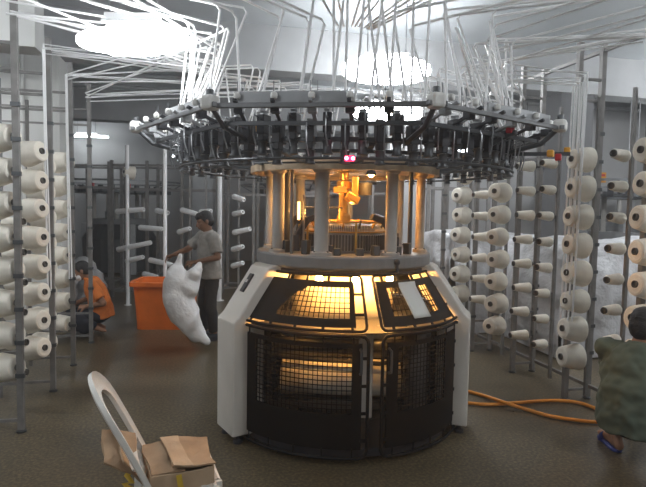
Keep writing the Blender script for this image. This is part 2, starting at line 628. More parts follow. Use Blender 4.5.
# --- base
b = MB()
b.ringbar(0.42, 0.86, 0.03, 0.085, 48)
b.build('base_ring', M_dark, mach)
b = MB()
b.lathe([(0.0, 0.02), (0.80, 0.02), (0.80, 0.03), (0.0, 0.03)], 40)
b.build('drip_tray', M_dmet, mach)

# --- three leg cabinets
LEGS = [R(-55), R(77), R(190)]


def leg_cab(phi, plate):
    m = MB()
    prof = [(0.76, 0.06), (1.0, 0.06), (1.0, 0.86), (0.955, 0.90), (0.735, 1.225), (0.70, 1.245), (0.52, 1.245), (0.60, 1.1), (0.76, 0.88)]
    rad = Vector((math.sin(phi), -math.cos(phi), 0)); tan = Vector((math.cos(phi), math.sin(phi), 0))
    w = 0.145
    n = len(prof)
    vs = []
    for s in (-1, 1):
        for (r, z) in prof:
            vs.append(rad * r + tan * (s * w) + Vector((0, 0, z)))
    fs = [tuple(range(n - 1, -1, -1)), tuple(range(n, 2 * n))]
    for k in range(n):
        fs.append((k, (k + 1) % n, n + (k + 1) % n, n + k))
    m.add(vs, fs)
    o = m.build('leg_cabinet', M_panel, mach, bevel=0.012)
    for (r, s) in ((0.80, -1), (0.94, -1), (0.80, 1), (0.94, 1)):
        q = rad * r + tan * (s * 0.10)
        MB().lathe([(0.0, 0.0), (0.035, 0.0), (0.035, 0.02), (0.016, 0.03), (0.016, 0.065), (0.0, 0.065)], 14,
                   Matrix.Translation(q)).build('levelling_foot', M_dark, o, smooth=True)
    if plate:
        # switch plate on the sloping face
        sl = (rad * (0.735 - 0.955) + Vector((0, 0, 1.225 - 0.90))).normalized()
        nn = tan.cross(sl).normalized()
        if nn.dot(rad) < 0:
            nn = -nn
        c = rad * 0.815 + Vector((0, 0, 1.107)) + nn * 0.006 - tan * 0.03
        M3 = Matrix((tan, sl, nn)).transposed()
        sp = MB().box(c, (0.055, 0.15, 0.014), M3).build('switch_plate', M_dark, o, bevel=0.003)
        MB().box(c + nn * 0.009 + sl * 0.01, (0.016, 0.022, 0.008), M3).build('rocker_switch', M_porc, sp)
    return o


leg_cab(LEGS[0], True)
leg_cab(LEGS[1], False)
leg_cab(LEGS[2], False)


# --- safety doors and the sloping guards over them
def door(p0, p1, hole, handle_phi, inner):
    d = grid_panel(rdoor, p0 + R(2.2), p1 - R(2.4), 0.10, 0.795, hole)
    o = d.build('safety_door', M_guard, mach, smooth=False)
    wire_mesh(rdoor, hole[0], hole[1], hole[2], hole[3], 0.031).build('wire_mesh', M_wire, o)
    loop_rod(rdoor, p0, p1, 0.045, 0.845, 0.012, 0.011).build('frame_rod', M_wire, o, smooth=True)
    K = 5
    for k in range(K):
        p = p0 + (p1 - p0) * (k + 0.5) / K
        for (za, zb) in ((0.045, 0.11), (0.785, 0.845)):
            MB().bar(pol(p, RD + 0.008, za), pol(p, RD + 0.008, zb), 0.02, 0.008).build('standoff_clip', M_wire, o)
    for z in (0.16, 0.34, 0.52, 0.70):
        for (pa, pb) in ((p0, p0 + R(2.8)), (p1, p1 - R(3.0))):
            MB().bar(pol(pa, RD + 0.008, z), pol(pb, RD + 0.008, z), 0.008, 0.02).build('standoff_clip', M_wire, o)
    hp = handle_phi
    MB().tube([pol(hp, RD + 0.006, 0.60), pol(hp, RD + 0.045, 0.61), pol(hp, RD + 0.05, 0.68), pol(hp, RD + 0.045, 0.75),
               pol(hp, RD + 0.006, 0.76)], 0.009, 8).build('handle', M_dmet, o, smooth=True)
    return o


door(R(-50), R(11.2), (R(-39.5), R(4.6), 0.335, 0.765), R(8.0), True)
door(R(17.2), R(69.5), (R(24.5), R(54), 0.335, 0.765), R(20.0), True)


def guard(p0, p1, hole, cn):
    d = grid_panel(rguard, p0 + R(1.2), p1 - R(4.5), GZ0 + 0.02, 1.168, hole, 110, 40, corner=cn)
    o = d.build('sloping_guard', M_guard, mach)
    wire_mesh(rguard, hole[0], hole[1], hole[2], hole[3], 0.031, 0.0055).build('wire_mesh', M_wire, o)
    loop_rod(rguard, p0, p1, GZ0, GZ1, 0.008, 0.010, 0.03).build('frame_rod', M_wire, o, smooth=True)
    K = 5
    for k in range(K):
        p = p0 + (p1 - p0) * (k + 0.5) / K
        MB().bar(pol(p, rguard(1.165) + 0.004, 1.165), pol(p, rguard(GZ1) + 0.004, GZ1), 0.018, 0.008).build('standoff_clip', M_wire, o)
        MB().bar(pol(p, rguard(GZ0) + 0.004, GZ0), pol(p, rguard(GZ0 + .022) + 0.004, GZ0 + .022), 0.018, 0.008).build('standoff_clip', M_wire, o)
    for z in (0.97, 1.09):
        MB().bar(pol(p1, rguard(z) + 0.004, z), pol(p1 - R(5), rguard(z) + 0.004, z), 0.008, 0.018).build('standoff_clip', M_wire, o)
    return o


guard(R(-50), R(10.6), (R(-31), R(3.6), 0.945, 1.130), 1)
g2 = guard(R(17.0), R(70), (R(24), R(54), 0.955, 1.125), -1)
# rear guards close the cage on the far side
for (a, b_) in ((R(84), R(180)), (R(200), R(296))):
    d = grid_panel(rdoor, a, b_, 0.06, 0.86)
    o = d.build('rear_guard', M_guard, mach)
    grid_panel(rguard, a, b_, GZ0, 1.2).build('sloping_guard', M_guard, o)

b = MB()
b.ringbar(0.42, 0.875, 0.845, 0.855, 48)
b.build('glow_baffle', M_dark, mach)  # added baffle keeping the lamp glow out of the lower cage
# --- inside the cage: fabric tube, spreader, take-down rollers, cloth roll
f = MB()
prof = [(0.335, 1.30), (0.34, 1.22), (0.37, 1.10), (0.42, 0.98), (0.44, 0.90), (0.42, 0.80)]
vs, fs = [], []
N = 48
lv = [(0.335, 0.335, 1.30), (0.345, 0.34, 1.22), (0.385, 0.37, 1.11), (0.405, 0.38, 1.00), (0.405, 0.36, 0.90), (0.405, 0.31, 0.82), (0.44, 0.22, 0.76),
      (0.48, 0.10, 0.70), (0.48, 0.035, 0.62)]
for (rx, ry, z) in lv:
    for k in range(N):
        t = 2 * PI * k / N
        wob = 1 + 0.012 * math.sin(9 * t) * (1.3 - z) * 2
        vs.append((rx * math.cos(t) * wob, ry * math.sin(t) * wob, z))
for j in range(len(lv) - 1):
    for k in range(N):
        fs.append((j * N + k, j * N + (k + 1) % N, (j + 1) * N + (k + 1) % N, (j + 1) * N + k))
f.add(vs, fs)
f.build('knitted_fabric_tube', M_fabric, mach, smooth=True)
td = MB()
for s in (-1, 1):
    td.box((s * 0.56, 0.0, 0.34), (0.04, 0.30, 0.52))
td.box((0, 0.12, 0.115), (1.1, 0.06, 0.06))
td.box((0, -0.12, 0.115), (1.1, 0.06, 0.06))
td.build('take_down_frame', M_dmet, mach, bevel=0.006)
for (y, z, r) in ((-0.045, 0.58, 0.04), (0.045, 0.58, 0.04), (0.0, 0.50, 0.04)):
    MB().tube([(-0.54, y, z), (0.54, y, z)], r, 16).build('take_down_roller', M_dmet, mach, smooth=True)
cr_ = MB().tube([(-0.47, -0.04, 0.31), (0.47, -0.04, 0.31)], 0.145, 28)
cr_.build('cloth_roll', M_fabric, mach, smooth=True)
MB().tube([(-0.56, -0.16, 0.50), (0.30, -0.20, 0.47), (0.56, -0.18, 0.52)], 0.018, 8).build('tension_arm', M_dark, mach, smooth=True)
dr = MB().lathe([(0, 0.12), (0.10, 0.12), (0.10, 0.78), (0.07, 0.82), (0, 0.82)], 20, Matrix.Translation((0.56, -0.36, 0)))
dr.build('drive_column', M_dmet, mach, smooth=True)
b = MB()
b.bar((-0.35, -0.66, 0.80), (0.45, -0.60, 0.84), 0.05, 0.05)
b.bar((-0.60, -0.35, 0.82), (-0.35, -0.66, 0.80), 0.05, 0.05)
b.build('cross_brace', M_dmet, mach)
b = MB()
b.box((0.175, -0.55, 0.50), (0.10, 0.08, 0.62))
b.build('door_pillar', M_panel, mach, bevel=0.008)
# lamps lighting the fabric from under the bed
for (ph, z) in ((R(-16), 1.165), (R(9), 1.165), (R(35), 1.165)):
    lp = MB()
    q = pol(ph, 0.585, z)
    lp.box(q + Vector((0, 0, 0.05)), (0.06, 0.06, 0.05))
    o = lp.build('work_lamp', M_dark, mach)
    MB().ball(q, (0.024, 0.024, 0.032)).build('lamp_bulb', M_bulb, o, smooth=True)

# --- bed
b = MB()
b.lathe([(0.36, 1.225), (0.64, 1.225), (0.672, 1.237), (0.682, 1.25), (0.682, 1.318), (0.672, 1.33), (0.36, 1.33), (0.36, 1.225)], 72)
b.build('bed_plate', M_bed, mach, bevel=0.003)
b = MB()
b.ringbar(0.60, 0.655, 1.20, 1.226, 64)
b.build('bed_skirt', M_dark, mach)
# oil valve on the bed rim
q = pol(R(33), 0.69, 1.27)
o = MB().tube([q - Vector((0, 0, 0.05)), q + Vector((0, 0, 0.02))], 0.011, 8).build('drain_valve', M_dark, mach, smooth=True)
MB().ball(q + Vector((0, 0, 0.022)), 0.022).build('knob', M_dark, o, smooth=True)

# --- columns between bed and feeder ring
ZT = 1.945
for (d, r, w, mm) in ((-52.6, 0.60, 0.044, M_col), (-14.5, 0.60, 0.050, M_col), (34, 0.60, 0.042, M_col), (81, 0.60, 0.034, M_beige),
                      (128, 0.60, 0.040, M_col), (176, 0.60, 0.040, M_col), (-96, 0.60, 0.034, M_col), (-140, 0.60, 0.04, M_col)):
    p = R(d)
    m = MB()
    m.lathe([(0, 1.33), (w * 1.55, 1.33), (w * 1.55, 1.352), (w, 1.36), (w, 1.90), (w * 1.4, 1.915), (w * 1.4, ZT), (0, ZT)], 20,
            Matrix.Translation(pol(p, r)))
    o = m.build('support_column', mm, mach, smooth=True)
    for k in range(4):
        a = PI / 4 + k * PI / 2
        MB().lathe([(0, 1.352), (0.007, 1.352), (0.007, 1.362), (0, 1.362)], 6,
                   Matrix.Translation(pol(p, r) + Vector((w * 1.3 * math.cos(a), w * 1.3 * math.sin(a), 0)))).build('bolt', M_dmet, o)
# slim brown post and dark drive belts behind the columns
for (d, r, w, mm) in ((-57.5, 0.50, 0.020, M_dmet), (62, 0.56, 0.016, M_dmet), (-36, 0.62, 0.012, M_zinc), (-120, 0.58, 0.02, M_zinc)):
    MB().tube([pol(R(d), r, 1.33), pol(R(d), r, ZT)], w, 10).build('drive_post', mm, mach, smooth=True)

# --- cylinder, cam boxes, needles
b = MB()
b.lathe([(0.345, 1.33), (0.362, 1.335), (0.362, 1.345), (0.345, 1.35), (0.345, 1.455), (0.355, 1.46), (0.355, 1.472), (0.30, 1.475), (0.30, 1.33), (0.345, 1.33)], 72)
b.build('needle_cylinder', M_steel, mach, smooth=True)
b = MB()
for k in range(96):
    t = 2 * PI * k / 96
    b.bar(pol(t, 0.352, 1.345), pol(t, 0.352, 1.462), 0.008, 0.012)
b.build('cam_box_ring', M_dmet, mach)
b = MB()
b.lathe([(0.335, 1.475), (0.345, 1.48), (0.345, 1.487), (0.300, 1.487), (0.30, 1.475)], 64)
b.build('sinker_ring', M_gold, mach, smooth=True)
b = MB()
for k in range(150):
    t = 2 * PI * k / 150
    b.bar(pol(t, 0.325, 1.485), pol(t, 0.325, 1.535), 0.005, 0.005)
tag(b.build('needle', M_needle, mach), kind='stuff')
b = MB()
b.lathe([(0.0, 1.50), (0.27, 1.50), (0.30, 1.512), (0.30, 1.528), (0.27, 1.535), (0.0, 1.54)], 48)
b.build('needle_dial', M_dmet, mach, smooth=True)
b = MB()
b.ringbar(0.345, 0.375, 1.552, 1.562, 64)
for k in range(6):
    t = 2 * PI * k / 6 + 0.25
    b.bar(pol(t, 0.375, 1.34), pol(t, 0.375, 1.555), 0.016, 0.016)
b.build('yarn_carrier_ring', M_gold, mach)
for k in range(18):
    t = 2 * PI * k / 18
    m = MB()
    m.bar(pol(t, 0.368, 1.56), pol(t, 0.332, 1.515), 0.010, 0.016)
    m.bar(pol(t, 0.372, 1.575), pol(t, 0.372, 1.55), 0.014, 0.010)
    m.build('yarn_carrier', M_dmet if k % 2 else M_gold, mach)
# centre shaft with cams and the gearbox under the top plate
m = MB()
m.lathe([(0, 1.54), (0.055, 1.54), (0.055, 1.60), (0.032, 1.62), (0.032, 1.80), (0.06, 1.815), (0.06, 1.87), (0.038, 1.88), (0.038, 1.97), (0, 1.97)], 20)
m.build('centre_shaft', M_gold, mach, smooth=True)
m = MB()
m.box((0.055, -0.10, 1.74), (0.11, 0.12, 0.06), Euler((0, 0.5, 0.3)).to_matrix())
m.box((-0.02, -0.12, 1.665), (0.035, 0.05, 0.21))
m.box((0.085, -0.06, 1.83), (0.05, 0.10, 0.15))
m.box((-0.03, -0.12, 1.80), (0.10, 0.05, 0.05))
m.build('height_adjuster', M_gold, mach, bevel=0.006)
m = MB()
m.lathe([(0, 1.765), (0.055, 1.765), (0.055, 1.86), (0, 1.86)], 18, Matrix.Translation((0.165, -0.02, 0)))
m.build('adjuster_motor', M_dark, mach, smooth=True)
for (d, tilt) in ((-44, 0.10), (49, -0.10), (-62, 0.05), (120, .1), (-130, .1)):      # folded arms on the bed
    m = MB()
    p = R(d)
    m.bar(pol(p, 0.50, 1.34), pol(p, 0.50, 1.46), 0.06, 0.06)
    m.bar(pol(p, 0.50, 1.44), pol(p + tilt, 0.42, 1.58), 0.05, 0.045)
    m.bar(pol(p + tilt, 0.42, 1.57), pol(p + 3.2 * tilt, 0.40, 1.60), 0.05, 0.04)
    m.build('control_arm', M_dark, mach, bevel=0.006)
m = MB()
q = pol(R(-37), 0.48, 0)
m.tube([q + Vector((0, 0, 1.33)), q + Vector((0, 0, 1.75))], 0.009, 8)
m.tube([q + Vector((0, 0, 1.66)), q + Vector((0.28, 0.06, 1.66))], 0.008, 8)
m.build('stop_rod', M_steel, mach, smooth=True)
lp = MB().tube([q + Vector((-0.035, -0.02, 1.54)), q + Vector((-0.035, -0.02, 1.57))], 0.014, 8).build('signal_tube', M_dark, mach)
MB().tube([q + Vector((-0.035, -0.02, 1.57)), q + Vector((-0.035, -0.02, 1.70))], 0.010, 8).build(
    'glowing_tube', mat('amber_glow', (1, .6, .2), .4, emit=(1.0, 0.50, 0.14), estr=5.0), lp, smooth=True)
for (d, h) in ((-28, 0.10), (-20, 0.06), (-10, 0.07), (-4, 0.05), (12, 0.05), (24, 0.07), (44, 0.06), (-48, .09), (-66, .07), (58, .08)):
    m = MB()
    m.box(pol(R(d), 0.56, 1.33 + h / 2), (0.05, 0.05, h), Matrix.Rotation(R(d), 3, 'Z'))
    m.build('oiler_block', M_dmet, mach, bevel=0.004)

# --- upper plate, lit from two lamps on its underside
b = MB()
b.ringbar(0.42, 0.70, ZT, 1.985, 72)
for k in range(6):
    t = k * PI / 3 + 0.2
    b.bar(pol(t, 0.03, 1.965), pol(t, 0.45, 1.965), 0.07, 0.035)
b.build('upper_plate', M_beige, mach)
b = MB()
b.ringbar(0.70, 0.735, 1.915, 1.965, 72)
b.build('upper_plate_rim', M_beige, mach)
for (x, y) in ((-0.16, -0.26), (0.20, -0.20)):
    o = MB().lathe([(0, 0.0), (0.03, 0.0), (0.045, -0.035), (0.04, -0.035), (0.025, -0.005), (0, -0.005)], 16,
                   Matrix.Translation((x, y, 1.945))).build('top_lamp', M_dark, mach, smooth=True)
    MB().tube([(x, y, 1.99), (x, y, 1.944)], 0.012, 8).build('lamp_stem', M_dark, o)
    MB().ball((x, y, 1.922), 0.024).build('lamp_bulb', M_bulb, o, smooth=True)

for (x, y) in ((-0.13, -0.19), (0.005, 0.12)):  # small hidden bulbs added to brighten the needles
    o = MB().tube([(x, y, 1.945), (x, y, 1.66), (x, y - 0.01, 1.632)], 0.006, 8).build('needle_fill_lamp', M_dark, mach, smooth=True)
    MB().ball((x, y - 0.01, 1.618), 0.0125).build('lamp_bulb', M_bulb, o, smooth=True)

# --- feeder rings: two rails, positive feeders hung all round
RF = 1.20
b = MB()
b.ringbar(RF - 0.028, RF + 0.012, 2.035, 2.06, 96)
b.build('feeder_rail', M_dmet, mach)
b = MB()
b.ringbar(RF - 0.13, RF - 0.105, 1.985, 2.005, 96)
b.build('feeder_rail', M_dmet, mach)
b = MB()
b.tube([pol(2 * PI * k / 72, RF + 0.06, 1.935) for k in range(72)], 0.008, 6, closed=True)
b.tube([pol(2 * PI * k / 72, RF - 0.10, 1.925) for k in range(72)], 0.006, 6, closed=True)
b.build('eyelet_ring', M_dmet, mach, smooth=True)
for k in range(12):
    t = 2 * PI * k / 12 + 0.13
    m = MB()
    m.bar(pol(t, 0.69, 1.965), pol(t, RF - 0.02, 2.03), 0.035, 0.03)
    m.build('ring_arm', M_dmet, mach)
fd = MB()
fd.box((0, -0.015, 0.045), (0.046, 0.075, 0.10))
fd.box((0, 0.03, 0.02), (0.03, 0.05, 0.045))
fd.box((0.0, -0.02, -0.018), (0.034, 0.06, 0.04))
f0 = fd.build('yarn_feeder', M_dark, mach, bevel=0.004)
f0.scale = (1.12, 1.12, 1.12)
w = MB().lathe([(0.012, -0.115), (0.030, -0.112), (0.022, -0.095), (0.022, -0.06), (0.030, -0.045), (0.010, -0.038)], 14,
               Matrix.Translation((0, -0.03, 0)))
w.lathe([(0, -0.115), (0.012, -0.115), (0.012, -0.038), (0, -0.038)], 10, Matrix.Translation((0, -0.03, 0)))
w.build('feed_wheel', M_dmet, f0, smooth=True)
w = MB().lathe([(0, 0.095), (0.024, 0.095), (0.018, 0.104), (0.024, 0.115), (0, 0.115)], 12, Matrix.Translation((0, -0.012, 0)))
w.build('drive_pulley', M_plate, f0, smooth=True)
w = MB()
w.tube([(0, -0.05, 0.07), (0, -0.11, 0.085), (0, -0.118, 0.06), (0, -0.115, -0.02), (0.01, -0.10, -0.08)], 0.004, 6)
w.build('yarn_guide', M_steel, f0, smooth=True)
NF = 78
for k in range(NF):
    o = f0 if k == 0 else copy_tree(f0, mach)
    t = 2 * PI * k / NF
    o.location = pol(t, RF, 2.085 if k % 2 else 2.03)
    o.rotation_euler = (0, 0, t)
# warning lamp and a few bright status lamps
o = MB().box(pol(R(1.2), 1.30, 1.93), (0.058, 0.03, 0.03), Matrix.Rotation(R(1.2), 3, 'Z')).build('warning_lamp', M_led, mach, bevel=0.008)
for s in (-1, 1):
    MB().ball(pol(R(1.2), 1.318, 1.93) + Vector((s * 0.018, 0, 0)), 0.010).build('lamp_dot', M_ledhot, o, smooth=True)
for d in (31, -66):
    o = MB().box(pol(R(d), 1.29, 2.0), (0.05, 0.02, 0.022), Matrix.Rotation(R(d), 3, 'Z')).build('status_lamp', M_dark, mach)
    for s in (-1, 1):
        MB().ball(pol(R(d), 1.302, 2.0) + Vector((s * 0.014, 0, 0)), 0.007).build('lamp_dot', M_lampfar, o, smooth=True)

# --- outer yarn guide ring: an octagon of doubled bars with plates, clamps and eyelets
RO, ZO = 1.56, 2.195
NS = 8
corner = [pol(2 * PI * (k + 0.38) / NS, RO, ZO) for k in range(NS)]
for k in range(NS):
    a, b_ = corner[k], corner[(k + 1) % NS]
    d = (b_ - a).normalized()
    nrm = Vector((d.y, -d.x, 0))
    m = MB()
    m.bar(a - d * 0.06, b_ + d * 0.06, 0.026, 0.026)
    m.build('guide_ring_bar', M_zinc, mach, bevel=0.003)
    m = MB()
    m.bar(a + d * 0.04 - nrm * 0.13 - Vector((0, 0, 0.075)), b_ - d * 0.04 - nrm * 0.13 - Vector((0, 0, 0.075)), 0.022, 0.022)
    m.build('inner_ring_bar', M_dmet, mach)
    m = MB()
    lo, hi = (0.10, 0.62) if k % 2 else (0.42, 0.96)
    p, q = a.lerp(b_, lo), a.lerp(b_, hi)
    m.bar(p + Vector((0, 0, 0.045)) - nrm * 0.05, q + Vector((0, 0, 0.045)) - nrm * 0.05, 0.02, 0.075)
    m.build('ring_plate', M_plate, mach, bevel=0.004)
    # clamp at the corner
    m = MB()
    m.box(a + Vector((0, 0, 0.015)), (0.085, 0.085, 0.08), Matrix.Rotation(math.atan2(a.y, a.x), 3, 'Z'))
    o = m.build('corner_clamp', M_porc, mach, bevel=0.02)
    MB().lathe([(0, 0.05), (0.02, 0.05), (0.02, 0.085), (0, 0.085)], 12, Matrix.Translation(a)).build('clamp_screw', M_dmet, o, smooth=True)
    # stay from the feeder rail up to the ring
    t = 2 * PI * (k + 0.38) / NS
    m = MB()
    m.tube([pol(t, RF, 2.04), pol(t, RF + 0.25, 2.10), pol(t, RO - 0.02, ZO - 0.01)], 0.016, 8)
    m.build('ring_stay', M_dmet, mach, smooth=True)
    # eyelet bars: porcelain guides and stop-motion boxes
    for j in range(5):
        p = a.lerp(b_, 0.12 + 0.17 * j)
        m = MB()
        m.bar(p - nrm * 0.17 - Vector((0, 0, 0.05)), p + nrm * 0.03 + Vector((0, 0, 0.025)), 0.022, 0.018)
        m.box(p - nrm * 0.06 + Vector((0, 0, -0.01)), (0.05, 0.05, 0.045), Matrix.Rotation(math.atan2(d.y, d.x), 3, 'Z'))
        o = m.build('stop_motion_box', M_dark if (j + k) % 3 else M_plate, mach, bevel=0.004)
        for s in (-1, 1):
            MB().lathe([(0.006, -0.02), (0.017, -0.014), (0.020, 0.0), (0.017, 0.014), (0.006, 0.02)], 10,
                       Matrix.Translation(p - nrm * (0.02 + 0.11 * (s > 0)) + Vector((0, 0, 0.055)))).build('eyelet', M_porc, o, smooth=True)
            # wire whisker
            w = p - nrm * 0.1 + d * (0.02 * s)
            MB().tube([w, w + Vector((0, 0, 0.15))], 0.0022, 5).build('wire_whisker', M_dmet, o)
for (d, r, z, mm) in ((48, 1.36, 2.155, M_redpl), (66, 1.55, 2.02, M_redpl), (69, 1.60, 2.07, M_yelpl), (-24, 1.22, 2.115, M_yelpl), (60, 1.52, 2.03, M_yelpl)):
    MB().box(pol(R(d), r, z), (0.05, 0.04, 0.045), Matrix.Rotation(R(d), 3, 'Z')).build('stop_button', mm, mach, bevel=0.008)
m = MB()
m.bar(pol(R(66), 1.2, 2.05), pol(R(68), 1.62, 2.045), 0.025, 0.025)
m.bar(pol(R(48), 1.2, 2.06), pol(R(48), 1.40, 2.14), 0.025, 0.025)
m.build('button_arm', M_dmet, mach)

# ---------------------------------------------------------------- paper laid on the right guard
zc = 1.035
pc = R(37.5)
rad = Vector((math.sin(pc), -math.cos(pc), 0)); tan = Vector((math.cos(pc), math.sin(pc), 0))
sl = (rad * (GR1 - RD) + Vector((0, 0, GZ1 - GZ0))).normalized()
nn = tan.cross(sl).normalized()
if nn.dot(rad) < 0: nn = -nn
M3 = Matrix((tan, sl, nn)).transposed()
p = MB()
vs = []
for j in range(9):
    for i in range(5):
        u, v = (i / 4 - 0.5) * 0.155, (j / 8 - 0.5) * 0.265
        off = 0.016 + 0.05 * (abs(u) ** 2) * 3 + (0.012 if j == 8 else 0)
        vs.append(MW @ (rad * rguard(zc) + Vector((0, 0, zc)) + M3 @ Vector((u - 0.10 * v, v, off))))
fs = []
for j in range(8):
    for i in range(4):
        fs.append((j * 5 + i, j * 5 + i + 1, (j + 1) * 5 + i + 1, (j + 1) * 5 + i))
p.add(vs, fs)
o = p.build('paper_sheet', M_paper, None, smooth=True)
o.modifiers.new('thick', 'SOLIDIFY').thickness = 0.002
tag(o, 'white sheet of paper lying on the right sloping machine guard', 'paper')
# ================================================================ yarn creels beside the machine
ORD = ['topmost', 'second from the top', 'third from the top', 'fourth from the top', 'fifth from the top',
       'sixth from the top', 'seventh from the top', 'lowest but one', 'lowest']


def make_creel(x0, side, ys, depth, label, ztop, pipes=True):
    """gates standing across the aisle: a front post, a rear post, paired rails, and an aisle-long top rail"""
    o = empty('yarn_creel', (x0, ys[0], 0), 0, label, 'yarn creel', 'yarn creels around the machine')
    inv = Vector((-x0, -ys[0], 0))

    def P(x, y, z):
        return Vector((x, y, z)) + inv
    for y in ys:
        for xx in (x0, x0 + side * depth):
            m = MB()
            m.box(P(xx, y, ztop / 2 + 0.01), (0.042, 0.042, ztop - 0.02))
            po = m.build('post', M_post, o)
            MB().lathe([(0, 0), (0.035, 0), (0.035, 0.012), (0.012, 0.02), (0.012, 0.03), (0, 0.03)], 12,
                       Matrix.Translation(P(xx, y, 0))).build('post_foot', M_dmet, po, smooth=True)
            for k in range(9):
                MB().box(P(xx - side * 0.004, y - 0.018, 0.42 + 0.24 * k), (0.06, 0.028, 0.03)).build('clamp', M_dmet, po)
        for z in (0.09, 0.36, ztop - 0.48, ztop - 0.30):
            MB().bar(P(x0, y, z), P(x0 + side * depth, y, z), 0.022, 0.022).build('cross_rail', M_post, o)
    for xx in (x0 + side * depth,):
        for z in (0.12, ztop - 0.05):
            MB().bar(P(xx, ys[0], z), P(xx, ys[-1], z), 0.03, 0.03).build('long_rail', M_post, o)
    return o, P


def make_cone(big, name='yarn_cone'):
    m = MB()
    if big == 'big':
        L, r0, r1 = 0.175, 0.085, 0.108
    elif big == 'mid':
        L, r0, r1 = 0.17, 0.036, 0.052
    else:
        L, r0, r1 = 0.155, 0.036, 0.046
    # local +z is the nose that looks out into the aisle
    prof = [(0.024, L / 2 - 0.004), (r0 * 0.80, L / 2), (r0 * 0.96, L / 2 - 0.007), (r0, L / 2 - 0.02),
            ((r0 + r1) / 2 * 1.015, 0.0), (r1, -L / 2 + 0.025), (r1 * 0.97, -L / 2 + 0.008), (r1 * 0.8, -L / 2), (0.024, -L / 2 + 0.003)]
    m.lathe(prof, 24)
    o = m.build(name, M_yarn, None, smooth=True)
    c = MB()
    c.lathe([(0.019, L / 2 + 0.012), (0.026, L / 2 + 0.010), (0.026, -L / 2 - 0.02), (0.019, -L / 2 - 0.02), (0.019, L / 2 + 0.012)], 16)
    c.lathe([(0, L / 2 - 0.005), (0.019, L / 2 - 0.005)], 16)
    c.build('paper_core', M_core, o, smooth=True)
    return o


CONE = {}


def put_cone(kind, pos, axis, label, group):
    ax = Vector(axis).normalized()
    q = ax.to_track_quat('Z', 'Y')
    if kind not in CONE:
        CONE[kind] = o = make_cone(kind)
    else:
        o = copy_tree(CONE[kind])
    o.location = pos
    o.rotation_mode = 'XYZ'
    o.rotation_euler = q.to_euler()
    s = 0.95 + 0.1 * rnd.random()
    o.scale = (s, s, 1)
    tag(o, label, 'yarn cone', group)
    return o


def peg_bar(creel, P, x, y, zs, axis, L):
    """upright with a peg for every cone"""
    ax = Vector(axis).normalized()
    b = Vector((x, y, 0)) - Vector((ax.x, ax.y, 0)).normalized() * (L / 2 + 0.07)
    MB().bar(P(b.x, b.y, 0.09), P(b.x, b.y, 2.62), 0.026, 0.026).build('peg_upright', M_post, creel)
    for z in zs:
        c = Vector((x, y, z))
        t = c - ax * (L / 2 + 0.075)
        m = MB()
        m.tube([P(*t), P(*(c + ax * (L / 2 - 0.01)))], 0.007, 6)
        m.build('peg', M_dmet, creel)


XLc, XRc = -1.24, 3.17
left_ys = [3.36, 4.21, 5.10, 5.90, 6.85]
creelL, PL = make_creel(XLc, -1, left_ys, 0.95, 'tall grey yarn creel full of large cream cones, left of the machine', 3.06)
right_ys = [2.5, 3.3, 4.08, 4.9, 5.75, 6.6]
creelR, PR = make_creel(XRc, 1, right_ys, 0.23, 'tall grey yarn creel with large and small cones, right of the machine', 3.10)

ZT0 = 2.10
DIST = ['nearest column', 'second nearest column', 'third column back', 'fourth column back', 'fifth column back',
        'sixth column back', 'seventh column back', 'farthest column']
# left: large columns and slimmer part-used cones between them
cols = [('big', -1.345, 4.30, 8, ZT0 + 0.02), ('mid', -1.40, 4.66, 6, ZT0 - 0.60), ('big', -1.345, 5.02, 8, ZT0 - 0.02), ('big', -1.345, 5.97, 8, ZT0 - 0.02),
        ('big', -1.42, 5.55, 8, ZT0 - 0.10)]
names = ['nearest large-cone column', 'slim-cone column', 'second large-cone column', 'farthest large-cone column', 'third large-cone column']
for ci, (kind, x, y, n, z0) in enumerate(cols):
    ax = (0.88, -0.45, 0.12)
    zs = [z0 - 0.238 * k for k in range(n)]
    for k, z in enumerate(zs):
        nm = ORD[k] if k < n - 1 else 'lowest'
        put_cone(kind, (x + rnd.uniform(-.008, .008), y, z), Vector(ax) + Vector((rnd.uniform(-.06, .06), rnd.uniform(-.06, .06), rnd.uniform(-.05, .05))),
                 '%s cream yarn cone on the left creel, %s, %s' % ('large' if kind == 'big' else 'slim', names[ci], nm), 'yarn cones on the left creel')
    peg_bar(creelL, PL, x, y, zs, ax, 0.175)
